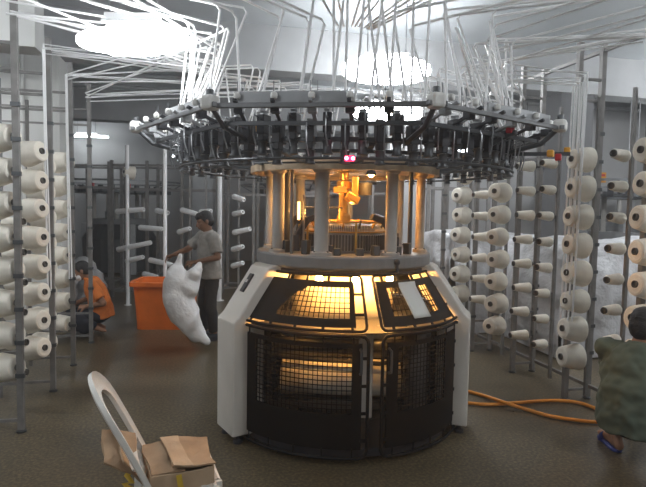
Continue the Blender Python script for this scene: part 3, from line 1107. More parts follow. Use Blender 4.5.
# right
cols = [('big', 3.10, 3.20, 8, ZT0), ('small', 3.12, 3.52, 7, ZT0), ('big', 3.10, 3.93, 8, ZT0), ('small', 3.10, 4.36, 8, ZT0),
        ('mid', 3.12, 4.72, 8, ZT0), ('big', 3.10, 5.16, 8, ZT0), ('mid', 3.12, 5.56, 7, ZT0 - 0.02), ('big', 3.10, 5.98, 7, ZT0 - 0.02)]
axes = {'big': (-0.97, 0.06, 0.06), 'small': (-0.95, -0.25, 0.05), 'mid': (-0.95, 0.1, 0.03)}
names = ['large-cone column nearest the crouching worker', 'small-cone column nearest the crouching worker', 'second large-cone column from the right',
         'second small-cone column from the right', 'slim-cone column in mid row', 'third large-cone column from the right',
         'slim-cone column at the far end', 'large-cone column at the far end']
for ci, (kind, x, y, n, z0) in enumerate(cols):
    ax = Vector(axes[kind])
    if kind == 'big' and y > 5:
        ax = Vector((-0.93, -0.36, 0.06))
    zs = [z0 - 0.238 * k for k in range(n)]
    for k, z in enumerate(zs):
        nm = ORD[k] if k < n - 1 else 'lowest'
        put_cone(kind, (x + rnd.uniform(-.01, .01), y, z), ax + Vector((rnd.uniform(-.06, .06), rnd.uniform(-.06, .06), rnd.uniform(-.05, .05))),
                 '%s cream yarn cone, %s, %s' % ({'big': 'large', 'mid': 'slim', 'small': 'small'}[kind], names[ci], nm), 'yarn cones on the right creel')
    peg_bar(creelR, PR, x, y, zs, ax, 0.16)

# ================================================================ white yarn tubes from the creels to the guide ring
LEFT_ROWS = [(2.30, 3.00), (3.36, 2.93), (4.21, 2.95), (5.10, 2.93), (5.90, 2.90), (6.85, 2.88)]
RIGHT_ROWS = [(1.7, 3.04), (2.5, 2.98), (3.3, 2.92), (3.9, 2.72), (4.9, 2.78), (5.75, 2.74)]
WHERE_L = ['nearest the camera, entering at the top left corner', 'starting at the nearest left creel post', 'starting at the second left creel post',
           'starting at the third left creel post', 'starting at the fourth left creel post', 'starting at the farthest left creel post']
WHERE_R = ['nearest the camera, entering at the top right corner', 'starting at the nearest right creel post', 'starting at the second right creel post',
           'starting at the third right creel post', 'starting at the fourth right creel post', 'starting at the farthest right creel post']


def tube_run(side, x0, y0, z0, phis, label, vertical):
    o = empty('yarn_tube_run', (x0, y0, z0), 0, label, 'yarn tubes', 'white overhead yarn tubes')
    inv = Vector((-x0, -y0, -z0))
    n = len(phis)
    for i, ph in enumerate(phis):
        s = Vector((x0 + rnd.uniform(-.01, .01), y0 + 0.028 * (i - n / 2), z0 + rnd.uniform(-0.03, 0.06)))
        re = 1.08 + rnd.uniform(-0.14, 0.18)
        ze = 2.86 + rnd.uniform(-0.10, 0.07)
        e = mworld(pol(ph, re, ze))
        phd = ph + rnd.uniform(-0.10, 0.10)
        dn = mworld(pol(phd, RF + 0.06 + rnd.uniform(-.06, .05), 2.20 + rnd.uniform(-.04, .03)))
        pts = [s]
        if vertical and i < 7:
            xv = x0 - (0.10 if side > 0 else 0.0)
            s = Vector((xv, s.y, s.z))
            pts = [Vector((xv + 0.02 * (i % 2), y0 + 0.024 * i - 0.05, vertical)), s]
        d = (e - s).normalized()
        d2 = (dn - e).normalized()
        pts += [e - d * 0.03, e + d2 * 0.03, dn]
        MB().tube([p + inv for p in pts], 0.0078, 7).build('yarn_tube', M_tube, o, smooth=True)
    return o


import itertools
lp_all = [R(a) for a in (-8, -14, -20, -26, -32, -37, -43, -49, -55, -61, -66, -72, -78, -84, -90, -95, -101, -107, -113, -119, -125, -131, -136,
                         -142, -148, -154, -160, -166, -172, -178, -57, -69, -81, -93, -105, -117, -129, -140, -63, -75, -88, -46)]
per = 7
for i, (y, z) in enumerate(LEFT_ROWS):
    base = lp_all[i * 5:(i + 1) * 5] + lp_all[30 + i * 2: 32 + i * 2]
    tube_run(-1, -1.26, y, z, sorted(base, reverse=True), 'bundle of white yarn tubes %s' % WHERE_L[i], 0.9 if i in (3, 4) else (2.6 if i == 1 else 0))
rp_all = [-a for a in lp_all]
shift = [R(-9), 0, 0, 0, 0, 0]
for i, (y, z) in enumerate(RIGHT_ROWS):
    base = [a + shift[i] for a in rp_all[i * 5:(i + 1) * 5]] + rp_all[30 + i * 2: 32 + i * 2]
    tube_run(1, 3.13, y, z, sorted(base), 'bundle of white yarn tubes %s' % WHERE_R[i], 0.75 if i == 3 else 0)
# a frame of bare rods above the near side, where tubes drop in front of the lamp
o = empty('yarn_tube_run', (MX, MY - 1.1, 3.0), 0, 'white yarn tubes dropping in front of the middle ceiling light', 'yarn tubes', 'white overhead yarn tubes')
for i, d in enumerate((-10, -4, 0, 5, 9, 13, 20, 24, 27, 31)):
    e = mworld(pol(R(d), 1.12 + 0.05 * (i % 3), 2.93 + .02 * (i % 2)))
    dn = mworld(pol(R(d + rnd.uniform(-4, 4)), RF + 0.05, 2.19))
    s = mworld(pol(R(d * 1.5), 0.25, 2.99))
    MB().tube([p - o.location for p in (s, e - Vector((0, 0, .0)), e - Vector((0, 0, 0.04)), dn)], 0.0078, 7).build('yarn_tube', M_tube, o, smooth=True)

# ================================================================ air hose and the covered stack behind the right creel
pts = [at_z(468, 403, .018), at_z(490, 404.5, .018), at_z(520, 402.5, .018), at_z(550, 400.5, .018), at_z(575, 402, .018), at_z(592, 407, .018), at_z(603, 413, .018), at_z(608, 419, .018), at_z(598, 422, .018),
       at_z(575, 420, .018), at_z(550, 416, .018), at_z(525, 409, .018), at_z(503, 402, .05), at_z(485, 396, .018), at_z(466, 391, .018), at_z(440, 385, .018)]


def smooth_path(pts, k=6):
    out = []
    n = len(pts)
    for i in range(n - 1):
        p0, p1, p2, p3 = pts[max(i - 1, 0)], pts[i], pts[i + 1], pts[min(i + 2, n - 1)]
        for j in range(k):
            t = j / k
            out.append(0.5 * ((2 * p1) + (p2 - p0) * t + (2 * p0 - 5 * p1 + 4 * p2 - p3) * t * t + (3 * p1 - p0 - 3 * p2 + p3) * t ** 3))
    out.append(pts[-1])
    return out


tag(MB().tube(smooth_path(pts), 0.015, 8).build('air_hose', M_hose, None, smooth=True), 'orange air hose looped on the floor right of the machine', 'hose')


def covered_stack(x0, x1, y0, y1, h, label, seed):
    m = MB()
    nx, ny, nz = 46, 14, 22
    sd = Vector((seed * 3.1, seed * 1.7, 0))

    def hh(x, y):
        return h + 0.10 * noise.noise(Vector((x * 1.3, y * 1.3, 0)) + sd) + 0.04 * noise.noise(Vector((x * 4, y * 4, 2)) + sd)

    def face(P, na, nb):
        vs = [P(a / na, b / nb) for b in range(nb + 1) for a in range(na + 1)]
        fs = [(b * (na + 1) + a, b * (na + 1) + a + 1, (b + 1) * (na + 1) + a + 1, (b + 1) * (na + 1) + a) for b in range(nb) for a in range(na)]
        m.add(vs, fs)
    def side(x, y, v, nx_, ny_):
        t = hh(x, y)
        z = 0.015 + (t - 0.015) * v
        k = math.sin(PI * min(1, max(0, v)))
        off = (0.20 * noise.noise(Vector((x * 1.7 + y * 1.1, z * 1.2, 5)) + sd) + 0.10 * noise.noise(Vector((x * 5 + y * 3, z * 4, 9)) + sd) + 0.05) * k
        return Vector((x + nx_ * off, y + ny_ * off, z))
    face(lambda u, v: Vector((x0 + (x1 - x0) * u, y0 + (y1 - y0) * v, hh(x0 + (x1 - x0) * u, y0 + (y1 - y0) * v))), nx, ny)
    face(lambda u, v: side(x0 + (x1 - x0) * u, y0, v, 0, -1), nx, nz)
    face(lambda u, v: side(x0 + (x1 - x0) * u, y1, v, 0, 1), nx, nz)
    face(lambda u, v: side(x0, y0 + (y1 - y0) * u, v, -1, 0), ny, nz)
    face(lambda u, v: side(x1, y0 + (y1 - y0) * u, v, 1, 0), ny, nz)
    o = m.build('covered_stack', M_sheet, None, smooth=False)
    for p in o.data.polygons:
        p.use_smooth = True
    tag(o, label, 'covered goods', 'goods under plastic sheets')
    return o


covered_stack(3.30, 4.50, 6.55, 7.5, 1.36, 'stack covered in pale plastic sheet behind the far end of the right creel', 1)
covered_stack(3.95, 6.2, 5.2, 6.4, 1.30, 'wide stack under crumpled plastic sheet behind the crouching worker', 2)
# ================================================================ things further back in the hall
def far_creel(p, n, step, depth, ztop, label, ang=0.0, mm=None):
    o = empty('yarn_creel', p, ang, label, 'yarn creel', 'yarn creels further back')
    for i in range(n):
        for s in (0, 1):
            m = MB().box((i * step, s * depth, ztop / 2), (0.05, 0.05, ztop))
            m.build('post', mm or M_post, o)
    for s in (0, 1):
        for z in (0.12, ztop - 0.08, ztop - 0.5):
            MB().bar((0, s * depth, z), ((n - 1) * step, s * depth, z), 0.035, 0.035).build('long_rail', M_post, o)
    for i in range(n):
        for z in (0.12, ztop - 0.08):
            MB().bar((i * step, 0, z), (i * step, depth, z), 0.03, 0.03).build('cross_rail', M_post, o)
    return o


def ground_at(px, d):
    p = at_depth(px, 208, d)
    return Vector((p.x, p.y, 0))


c1 = far_creel(ground_at(112, 9.6), 4, 0.62, 0.7, 2.45, 'far yarn creel left of the standing worker, with white tubes', -0.2)
c2 = far_creel(ground_at(222, 10.2), 4, 0.6, 0.7, 2.4, 'far yarn creel seen between the machine columns on the left', -0.22)
c3 = far_creel(ground_at(295, 11.5), 5, 0.55, 0.7, 2.5, 'far yarn creel seen straight behind the machine middle', -0.22)
c4 = far_creel(ground_at(428, 8.2), 5, 0.24, 0.5, 2.5, 'far yarn creel of crowded posts just right of the machine', -0.1)
c5 = far_creel(ground_at(0, 10.5), 4, 0.7, 0.7, 2.5, 'far yarn creel behind the squatting worker', -0.2)

# the white drop tubes standing among them
for (px, d, w, y0, y1, lab) in ((165, 7.9, 0.055, 128, 272, 'white upright pipe just left of the standing worker'),
                                (127, 8.8, 0.06, 145, 275, 'white upright pipe above the orange tub'),
                                (220, 9.4, 0.08, 160, 240, 'white upright pipe right behind the standing worker')):
    a, b = at_depth(px, y0, d), at_depth(px + 2, 330, d)
    m = MB().tube([(a.x, a.y, 0.0), (a.x, a.y, a.z)], w / 2, 10)
    m.lathe([(0, 0), (w, 0), (w, 0.012), (0, 0.012)], 12, Matrix.Translation((a.x, a.y, 0)))
    tag(m.build('upright_pipe', M_tube, None, smooth=True), lab, 'pipe', 'white upright pipes')

# empty white yarn tubes on pegs of the far creels: (x0, y0, x1, y1, depth)
spots = [(117, 211.5, 144, 209.5, 'above the orange tub, topmost'), (157, 210.5, 168, 213, 'beside the white upright pipe, topmost'),
         (182, 210, 197, 214, 'left of the standing worker, topmost'), (140, 227.5, 162, 229, 'above the orange tub, second down'),
         (118, 249.5, 151, 242.5, 'above the orange tub, third down'), (127, 261, 143, 257, 'above the orange tub, lowest'),
         (150, 260, 172, 265, 'beside the white upright pipe, lowest'), (179, 232, 190, 228.5, 'left of the standing worker, second down'),
         (144, 274, 157, 277, 'just above the orange tub rim'), (201, 212, 211, 211, 'behind the head of the standing worker'),
         (234, 196.5, 244, 200, 'right of the standing worker, topmost'), (234, 214, 243, 212, 'right of the standing worker, second down'),
         (234, 232.5, 250, 229, 'right of the standing worker, third down'), (233, 249.5, 243, 246.5, 'right of the standing worker, fourth down'),
         (233, 266, 243, 263, 'right of the standing worker, lowest')]
UPR = {}
for (px, cc) in ((129, c1), (163, c1), (190, c1), (206, c1), (239, c2)):
    q = at_depth(px, 208, 9.05)
    q.z = 0
    UPR[px] = (q, cc)
    inv = Matrix.Rotation(-cc.rotation_euler.z, 4, 'Z') @ Matrix.Translation(-cc.location)
    MB().bar(inv @ q, inv @ (q + Vector((0, 0, 2.35))), 0.03, 0.03).build('peg_upright', M_post, cc)
    cc['_'] = 1; del cc['_']
for (xa, ya, xb, yb, lab) in spots:
    d = 9.0
    a, b = at_depth(xa, ya, d), at_depth(xb, yb, d - 0.25)
    L = (b - a).length
    r = 0.045
    m = MB().lathe([(0.02, -L / 2), (r, -L / 2), (r * 1.05, -L / 2 + 0.02), (r * 0.85, L / 2 - 0.01), (r * 0.7, L / 2), (0.02, L / 2), (0.02, -L / 2)], 14)
    o = m.build('yarn_tube_package', M_tube, None, smooth=True)
    o.location = (a + b) / 2
    o.rotation_euler = (b - a).to_track_quat('Z', 'Y').to_euler()
    px = min(UPR, key=lambda u: abs(u - (xa + xb) / 2))
    q, cc = UPR[px]
    inv = Matrix.Rotation(-cc.rotation_euler.z, 4, 'Z') @ Matrix.Translation(-cc.location)
    MB().tube([inv @ Vector((q.x, q.y, (a.z + b.z) / 2)), inv @ ((a + b) / 2)], 0.012, 6).build('peg', M_dmet, cc)
    tag(o, 'thin white yarn package on a far creel peg, ' + lab, 'yarn package', 'thin white packages on the far creels')
p = at_depth(129.5, 172.5, 8.9)
o = put_cone('big', p, (-0.9, -0.3, 0.1), 'single white yarn cone on top of the far left creel post', 'yarn cones further back')

# neighbouring knitting machines, seen only in outline
def far_machine(p, label, s=1.0):
    o = empty('circular_knitting_machine', p, 0, label, 'knitting machine', 'knitting machines further back')
    m = MB()
    for k in range(3):
        t = k * 2 * PI / 3 + 0.4
        m2 = MB().bar(pol(t, 0.82, 0.0), pol(t, 0.75, 1.2), 0.28, 0.3)
        m2.build('leg_cabinet', M_plate, o, bevel=0.01)
    MB().lathe([(0.85, 0.06), (0.88, 0.85), (0.66, 1.2), (0.0, 1.2), (0, .06), (0.85, 0.06)], 32).build('guard', M_dmet, o)
    MB().lathe([(0, 1.2), (0.7, 1.2), (0.7, 1.33), (0, 1.33)], 36).build('bed_plate', M_bed, o)
    for k in range(5):
        t = k * 2 * PI / 5
        MB().tube([pol(t, 0.6, 1.33), pol(t, 0.6, 1.95)], 0.045, 10).build('support_column', M_col, o)
    MB().lathe([(0, 1.33), (0.35, 1.33), (0.35, 1.5), (0, 1.5)], 28).build('needle_cylinder', M_steel, o)
    MB().ringbar(0.5, 1.15, 1.95, 2.0, 36).build('upper_plate', M_dmet, o)
    for k in range(28):
        t = k * 2 * PI / 28
        MB().box(pol(t, 1.18, 2.03), (0.09, 0.09, 0.17), Matrix.Rotation(t, 3, 'Z')).build('yarn_feeder', M_dark, o)
    MB().ringbar(1.5, 1.54, 2.2, 2.24, 24).build('guide_ring_bar', M_zinc, o)
    for k in range(8):
        t = k * 2 * PI / 8
        MB().bar(pol(t, 1.15, 2.0), pol(t, 1.52, 2.21), 0.03, 0.03).build('ring_stay', M_dmet, o)
    for (d, mm) in ((-20, M_redpl), (15, M_redpl)):
        MB().box(pol(R(d), 1.3, 2.1), (0.12, 0.05, 0.1), Matrix.Rotation(R(d), 3, 'Z')).build('stop_button', mm, o)
    return o


far_machine(ground_at(120, 13.5), 'distant dark knitting machine behind the far left creel')
far_machine(Vector((2.6, 14.0, 0)), 'distant knitting machine seen through the columns of the near one')
far_machine(Vector((7.75, 8.6, 0)) + Vector((0.0, 0.0, 0)), 'partly hidden knitting machine behind the right-hand creel')

# a small orange notice on the partition, and a ledge under it
r_ = ray(601, 177.5)
p = Vector((0, 0, CAMH)) + r_ * (10.185 / r_.y)
m = MB().box((p.x, 10.185, p.z), (0.24, 0.03, 0.22))
o = m.build('wall_notice', M_yelpl, None, bevel=0.004)
MB().box((p.x, 10.165, p.z + 0.05), (0.16, 0.012, 0.05)).build('red_patch', M_redpl, o)
tag(o, 'small orange notice high on the right back wall', 'notice')

# white sacks heaped at the foot of the far creel, behind the squatting worker
for i, (px, py, s, lab) in enumerate(((67, 275, 0.30, 'left white sack, lying behind the squatting worker'),
                                      (80, 268, 0.34, 'tall white sack, standing behind the squatting worker'),
                                      (91, 274, 0.26, 'right white sack, against the creel post behind the squatting worker'))):
    g = ground_at(px, 8.9 + 0.25 * (i % 2))
    m = MB()
    m.ball((0, 0, s * 0.95), (s * 0.95, s * 0.8, s * 0.95))
    m.ball((0.05, 0, s * 1.6), (s * 0.6, s * 0.55, s * 0.7))
    m.ball((0, 0, s * 0.5), (s * 1.0, s * 0.85, s * 0.5))
    o = blob(m, 'sack', M_sheet, None, 0.03, 4, 0.03, 7)
    o.location = g
    tag(o, lab, 'sack', 'white sacks in the background')
# ================================================================ people
def hand(m, w, d, n, side, curl=0.5, L=0.175):
    """palm, four unequal bent fingers and a thumb leaving the side of the palm; d along the hand, n out of the palm"""
    w, d = Vector(w), Vector(d).normalized()
    n = Vector(n); n = (n - d * n.dot(d)).normalized()
    t = d.cross(n).normalized() * side
    pl = L * 0.52
    for k in (-1, 0, 1):
        m.caps(w + t * (k * 0.014), 0.017, w + d * pl + t * (k * 0.022), 0.014, 10)
    for k, (off, fl) in enumerate(((-0.031, 0.80), (-0.0105, 0.96), (0.0105, 1.0), (0.031, 0.90))):
        p = w + d * (pl - 0.008) + t * off
        a = curl * 0.6
        seg = L * 0.48 * fl / 3 * 1.1
        dd = d.copy()
        for s in range(3):
            dd = (dd * math.cos(a) + n * math.sin(a)).normalized() if s == 0 else (dd * math.cos(a * 1.2) + n * math.sin(a * 1.2) * 0.9).normalized()
            q = p + dd * seg
            m.caps(p, 0.0098 - 0.001 * s, q, 0.009 - 0.001 * s, 8)
            p = q
    p = w + d * 0.025 + t * 0.028
    q = p + (d * 0.6 + t * 0.75 + n * 0.25).normalized() * 0.042
    m.caps(p, 0.014, q, 0.0115, 8)
    m.caps(q, 0.0115, q + (d * 0.9 + n * 0.4 + t * 0.1).normalized() * 0.034, 0.0095, 8)


def head(m, c, rot, s=1.0):
    """skull, jaw, nose, brows, ears and lips; local -Y is the face"""
    def P(x, y, z): return Vector(c) + rot @ Vector((x * s, y * s, z * s))
    m.ball(P(0, 0.012, 0.03), (0.074 * s, 0.094 * s, 0.088 * s), 16, 12, rot)
    m.ball(P(0, -0.022, -0.035), (0.058 * s, 0.066 * s, 0.078 * s), 16, 12, rot)
    m.ball(P(0, -0.055, -0.085), (0.026 * s, 0.024 * s, 0.022 * s), 10, 8, rot)
    m.caps(P(0, -0.088, 0.012), 0.010 * s, P(0, -0.107, -0.030), 0.0155 * s, 8)
    m.ball(P(0, -0.090, -0.061), (0.024 * s, 0.012 * s, 0.008 * s), 10, 8, rot)
    m.ball(P(0, -0.088, -0.072), (0.020 * s, 0.012 * s, 0.008 * s), 10, 8, rot)
    for e in (-1, 1):
        m.caps(P(e * 0.012, -0.085, 0.030), 0.010 * s, P(e * 0.048, -0.070, 0.030), 0.009 * s, 8)
        m.ball(P(e * 0.076, 0.012, -0.008), (0.010 * s, 0.020 * s, 0.032 * s), 8, 8, rot)
        m.ball(P(e * 0.040, -0.060, -0.022), (0.024 * s, 0.022 * s, 0.02 * s), 8, 8, rot)


def head_extras(root, c, rot, s, hair_len=0.0, mask=False):
    def P(x, y, z): return Vector(c) + rot @ Vector((x * s, y * s, z * s))
    h = MB()
    h.ball(P(0, 0.022, 0.045), (0.081 * s, 0.096 * s, 0.084 * s), 18, 12, rot)
    h.ball(P(0, 0.050, 0.00), (0.075 * s, 0.068 * s, 0.088 * s), 16, 12, rot)
    h.ball(P(0, -0.040, 0.088), (0.058 * s, 0.045 * s, 0.034 * s), 14, 10, rot)
    if hair_len:
        h.ball(P(0, -0.070, 0.068), (0.055 * s, 0.028 * s, 0.035 * s), 12, 10, rot)
    for e in (-1, 1):
        h.ball(P(e * 0.068, -0.004, 0.030), (0.012 * s, 0.028 * s, 0.045 * s), 10, 8, rot)
    blob(h, 'hair', M_hair, root, 0.008, 3, 0.004, 60)
    for e in (-1, 1):
        MB().ball(P(e * 0.032, -0.0855, 0.006), (0.013 * s, 0.007 * s, 0.006 * s), 10, 8, rot).build('eye', M_eye, root, smooth=True)
    if mask:
        k = MB()
        k.ball(P(0, -0.058, -0.052), (0.062 * s, 0.062 * s, 0.055 * s), 16, 12, rot)
        k.caps(P(0, -0.105, -0.02), 0.018 * s, P(0, -0.10, -0.07), 0.022 * s, 8)
        o = blob(k, 'face_mask', M_mask, root, 0.008, 3)


def ell(m, p, rx, ry, rz, rot=None):
    m.ball(p, (rx, ry, rz), 16, 12, rot)


def frustum(m, p0, r0, p1, r1, n=18, sx=1.0):
    """flat-ended sleeve"""
    m.tube([p0, Vector(p0).lerp(Vector(p1), 0.33), Vector(p0).lerp(Vector(p1), 0.66), p1], [r0, r0 * .66 + r1 * .34, r0 * .34 + r1 * .66, r1], n)


def torso_tube(m, secs, n=24):
    """stack of ellipses (centre, rx, ry, tilt) closed flat at both ends"""
    vs, fs = [], []
    for (c, rx, ry, up) in secs:
        up = Vector(up).normalized()
        ax = Vector((1, 0, 0))
        ay = up.cross(ax).normalized()
        for k in range(n):
            t = 2 * PI * k / n
            vs.append(Vector(c) + ax * (rx * math.cos(t)) + ay * (ry * math.sin(t)))
    for j in range(len(secs) - 1):
        for k in range(n):
            l = (k + 1) % n
            fs.append((j * n + k, j * n + l, (j + 1) * n + l, (j + 1) * n + k))
    fs.append(tuple(range(n - 1, -1, -1)))
    fs.append(tuple((len(secs) - 1) * n + k for k in range(n)))
    m.add(vs, fs)


def person(loc, rz, J, skin, shirt, trousers, label, hs=1.0, hrot=(0, 0, 0), mask=False, hair_len=0.0, shoe=None, wrinkle=0.012):
    root = empty('person', loc, rz, label, 'person')
    rot = Euler(hrot).to_matrix()
    V = {k: Vector(v) for k, v in J.items() if not isinstance(v, dict)}
    m = MB()
    head(m, V['head'], rot, hs)
    m.caps(V['neck'] - (V['head'] - V['neck']) * 0.25, 0.056, V['head'] + rot @ Vector((0, 0.02, -0.04)), 0.052)
    m.caps(V['neck'] - Vector((0, 0, .04)), 0.075, V['chest'], 0.125)
    m.caps(V['chest'], 0.13, V['pelvis'], 0.105)
    for s, e in (('l', 1), ('r', -1)):
        m.caps(V['chest'] + (V['neck'] - V['chest']) * 0.55, 0.085, V['sh_' + s], 0.056)
        m.caps(V['sh_' + s], 0.054, V['el_' + s], 0.040)
        m.caps(V['el_' + s], 0.041, V['wr_' + s], 0.027)
        d, nn, cu = J['hand_' + s]['d'], J['hand_' + s]['n'], J['hand_' + s]['c']
        hand(m, V['wr_' + s] + Vector(d).normalized() * 0.008, d, nn, e, cu)
        m.caps(V['pelvis'], 0.095, V['hip_' + s], 0.078)
        m.caps(V['hip_' + s], 0.078, V['kn_' + s], 0.056)
        m.caps(V['kn_' + s], 0.057, V['an_' + s], 0.036)
        t = V['toe_' + s]
        a = V['an_' + s]
        dd = (t - a); dd.z = 0; dd.normalize()
        hz = V['heel_' + s] if 'heel_' + s in V else Vector((a.x, a.y, 0.034)) - dd * 0.035
        m.caps(a, 0.034, hz, 0.032)
        m.caps(hz, 0.030, t, 0.026)
        sidev = Vector((-dd.y, dd.x, 0))
        m.caps(a.lerp(t, 0.3), 0.032, t + sidev * 0.018, 0.022)
        m.caps(a.lerp(t, 0.3), 0.032, t - sidev * 0.018, 0.020)
    b = blob(m, 'body', skin, root, 0.0085, 3)
    head_extras(root, V['head'], rot, hs, hair_len, mask)
    # shirt
    sm = MB()
    torso_tube(sm, J['shirt']['secs'])
    for s in ('l', 'r'):
        sh, el = V['sh_' + s], V['el_' + s]
        wr = V['wr_' + s]
        mid = V['chest'] + (V['neck'] - V['chest']) * 0.5
        sm.caps(mid.lerp(sh, 0.3), 0.095, sh, 0.072)
        e = J['shirt'].get('sleeve', 0.72)
        if e <= 1:
            frustum(sm, sh, 0.074, sh.lerp(el, e), 0.070)
        else:
            sm.caps(sh, 0.075, el, 0.062)
            frustum(sm, el, 0.062, el.lerp(wr, e - 1), 0.046)
    # collar
    cpts = []
    upv = (V['head'] - V['neck']).normalized()
    for k in range(16):
        t = 2 * PI * k / 16
        cpts.append(V['neck'] + Vector((0.068 * math.cos(t), 0.064 * math.sin(t), 0.0)) + upv * (0.012 + 0.012 * math.sin(t)))
    sm.tube(cpts, 0.017, 8, closed=True)
    blob(sm, 'shirt', shirt, root, 0.011, 2, wrinkle, 9)
    # trousers
    tm = MB()
    pv = V['pelvis']
    ell(tm, pv, 0.148, 0.115, 0.12)
    for s in ('l', 'r'):
        hp, kn, an = V['hip_' + s], V['kn_' + s], V['an_' + s]
        tm.caps(pv.lerp(hp, 0.5), 0.098, hp, 0.092)
        tm.caps(hp, 0.094, kn, 0.074)
        frustum(tm, kn, 0.075, kn.lerp(an, 0.93), 0.060)
        tm.ball(kn, 0.076, 14, 10)
    blob(tm, 'trousers', trousers, root, 0.012, 2, wrinkle * 0.8, 10)
    if shoe:
        for s in ('l', 'r'):
            a, t = V['an_' + s], V['toe_' + s]
            dd = (t - a); dd.z = 0; dd.normalize()
            hl = V['heel_' + s] if 'heel_' + s in V else Vector((a.x, a.y, 0.03)) - dd * 0.045
            k = MB()
            if shoe[1] == 'shoe':
                k.caps(Vector((hl.x, hl.y, 0.045)), 0.043, t + Vector((0, 0, 0.012)), 0.037)
                k.caps(a - Vector((0, 0, 0.02)), 0.046, a.lerp(t, 0.7), 0.038)
                k.box((hl + t) / 2 * Vector((1, 1, 0)).length * 0 + Vector(((hl.x + t.x) / 2, (hl.y + t.y) / 2, 0.012)), (0.075, 0.25, 0.022),
                      Matrix.Rotation(math.atan2(dd.y, dd.x) - PI / 2, 3, 'Z'))
                blob(k, 'shoe', shoe[0], root, 0.008, 3)
            else:
                c = Vector(((hl.x + t.x) / 2, (hl.y + t.y) / 2, 0.012)) + dd * 0.01
                rz_ = Matrix.Rotation(math.atan2(dd.y, dd.x) - PI / 2, 3, 'Z')
                for (u, r_) in ((-0.10, 0.036), (-0.03, 0.036), (0.05, 0.044), (0.10, 0.042)):
                    k.lathe([(0, -0.011), (r_, -0.011), (r_, 0.012), (0, 0.012)], 16, Matrix.Translation(c + dd * u))
                k.box(c, (0.078, 0.20, 0.023), rz_)
                so = blob(k, 'slipper', shoe[0], root, 0.006, 1)
                sv = Vector((-dd.y, dd.x, 0))
                q = c + dd * 0.05
                MB().tube([q + sv * 0.046, q + sv * 0.038 + Vector((0, 0, 0.045)), q + Vector((0, 0, 0.07)), q - sv * 0.038 + Vector((0, 0, 0.045)), q - sv * 0.046],
                          0.017, 8, flat=0.35, flatup=dd).build('slipper_strap', shoe[0], so, smooth=True)
    return root


def face_room(cx, cy):
    """turn so that local -Y looks along (cx, cy) given right/forward of the camera"""
    return math.atan2(cx, -cy) + YAW


# --- standing worker with the plastic sack
gA = ground_at(209, 6.65)
JA = dict(pelvis=(0, 0.02, 0.86), chest=(0, 0.0, 1.17), neck=(0, -0.02, 1.335), head=(0, -0.055, 1.475),
          sh_l=(0.175, 0.0, 1.285), el_l=(0.265, 0.02, 1.05), wr_l=(0.10, -0.20, 0.985),
          sh_r=(-0.175, -0.01, 1.285), el_r=(-0.235, -0.19, 1.12), wr_r=(-0.175, -0.375, 1.06),
          hand_l=dict(d=(-0.55, -0.8, -0.1), n=(-0.4, 0.2, -0.8), c=0.9), hand_r=dict(d=(0.1, -1, -0.25), n=(0.5, -0.1, -0.85), c=0.95),
          hip_l=(0.085, 0.02, 0.83), kn_l=(0.10, -0.01, 0.45), an_l=(0.10, 0.04, 0.085), toe_l=(0.12, -0.125, 0.028),
          hip_r=(-0.085, 0.02, 0.83), kn_r=(-0.11, -0.03, 0.45), an_r=(-0.115, 0.0, 0.085), toe_r=(-0.13, -0.165, 0.028),
          shirt=dict(sleeve=0.80, secs=[((0, 0.015, 0.775), 0.200, 0.152, (0, 0, 1)), ((0, 0.012, 0.90), 0.188, 0.142, (0, 0, 1)),
                                        ((0, 0.0, 1.05), 0.168, 0.128, (0, 0, 1)), ((0, -0.005, 1.20), 0.178, 0.128, (0, 0, 1)),
                                        ((0, -0.01, 1.29), 0.150, 0.105, (0, 0, 1)), ((0, -0.018, 1.345), 0.080, 0.080, (0, 0, 1))]))
pA = person(gA, face_room(-0.86, -0.52), JA, M_skin, M_shirtA, M_trouA,
            'standing person in grey short-sleeved shirt and dark trousers holding a white plastic sack', 1.0, (0.30, 0, -0.10), hair_len=1,
            shoe=(M_dark, 'shoe'))

# the sack hanging from both hands
m = MB()
D = 6.28
ptz = [(180.5, 256, 0.04), (178, 270, 0.10), (176, 284, 0.145), (178, 298, 0.175), (184, 312, 0.165), (191, 325, 0.125), (198, 335, 0.085), (206, 341.5, 0.040)]
for (a, b_) in zip(ptz[:-1], ptz[1:]):
    m.caps(at_depth(a[0], a[1], D), a[2], at_depth(b_[0], b_[1], D), b_[2], 18)
pt2 = [(199, 264, 0.035), (194, 274, 0.085), (186, 288, 0.14)]
for (a, b_) in zip(pt2[:-1], pt2[1:]):
    m.caps(at_depth(a[0], a[1], D + 0.08), a[2], at_depth(b_[0], b_[1], D), b_[2], 18)
o = blob(m, 'plastic_sack', M_bag, None, 0.014, 2, 0.030, 3.4, True)
tag(o, 'large white plastic sack held up by the standing worker', 'sack')

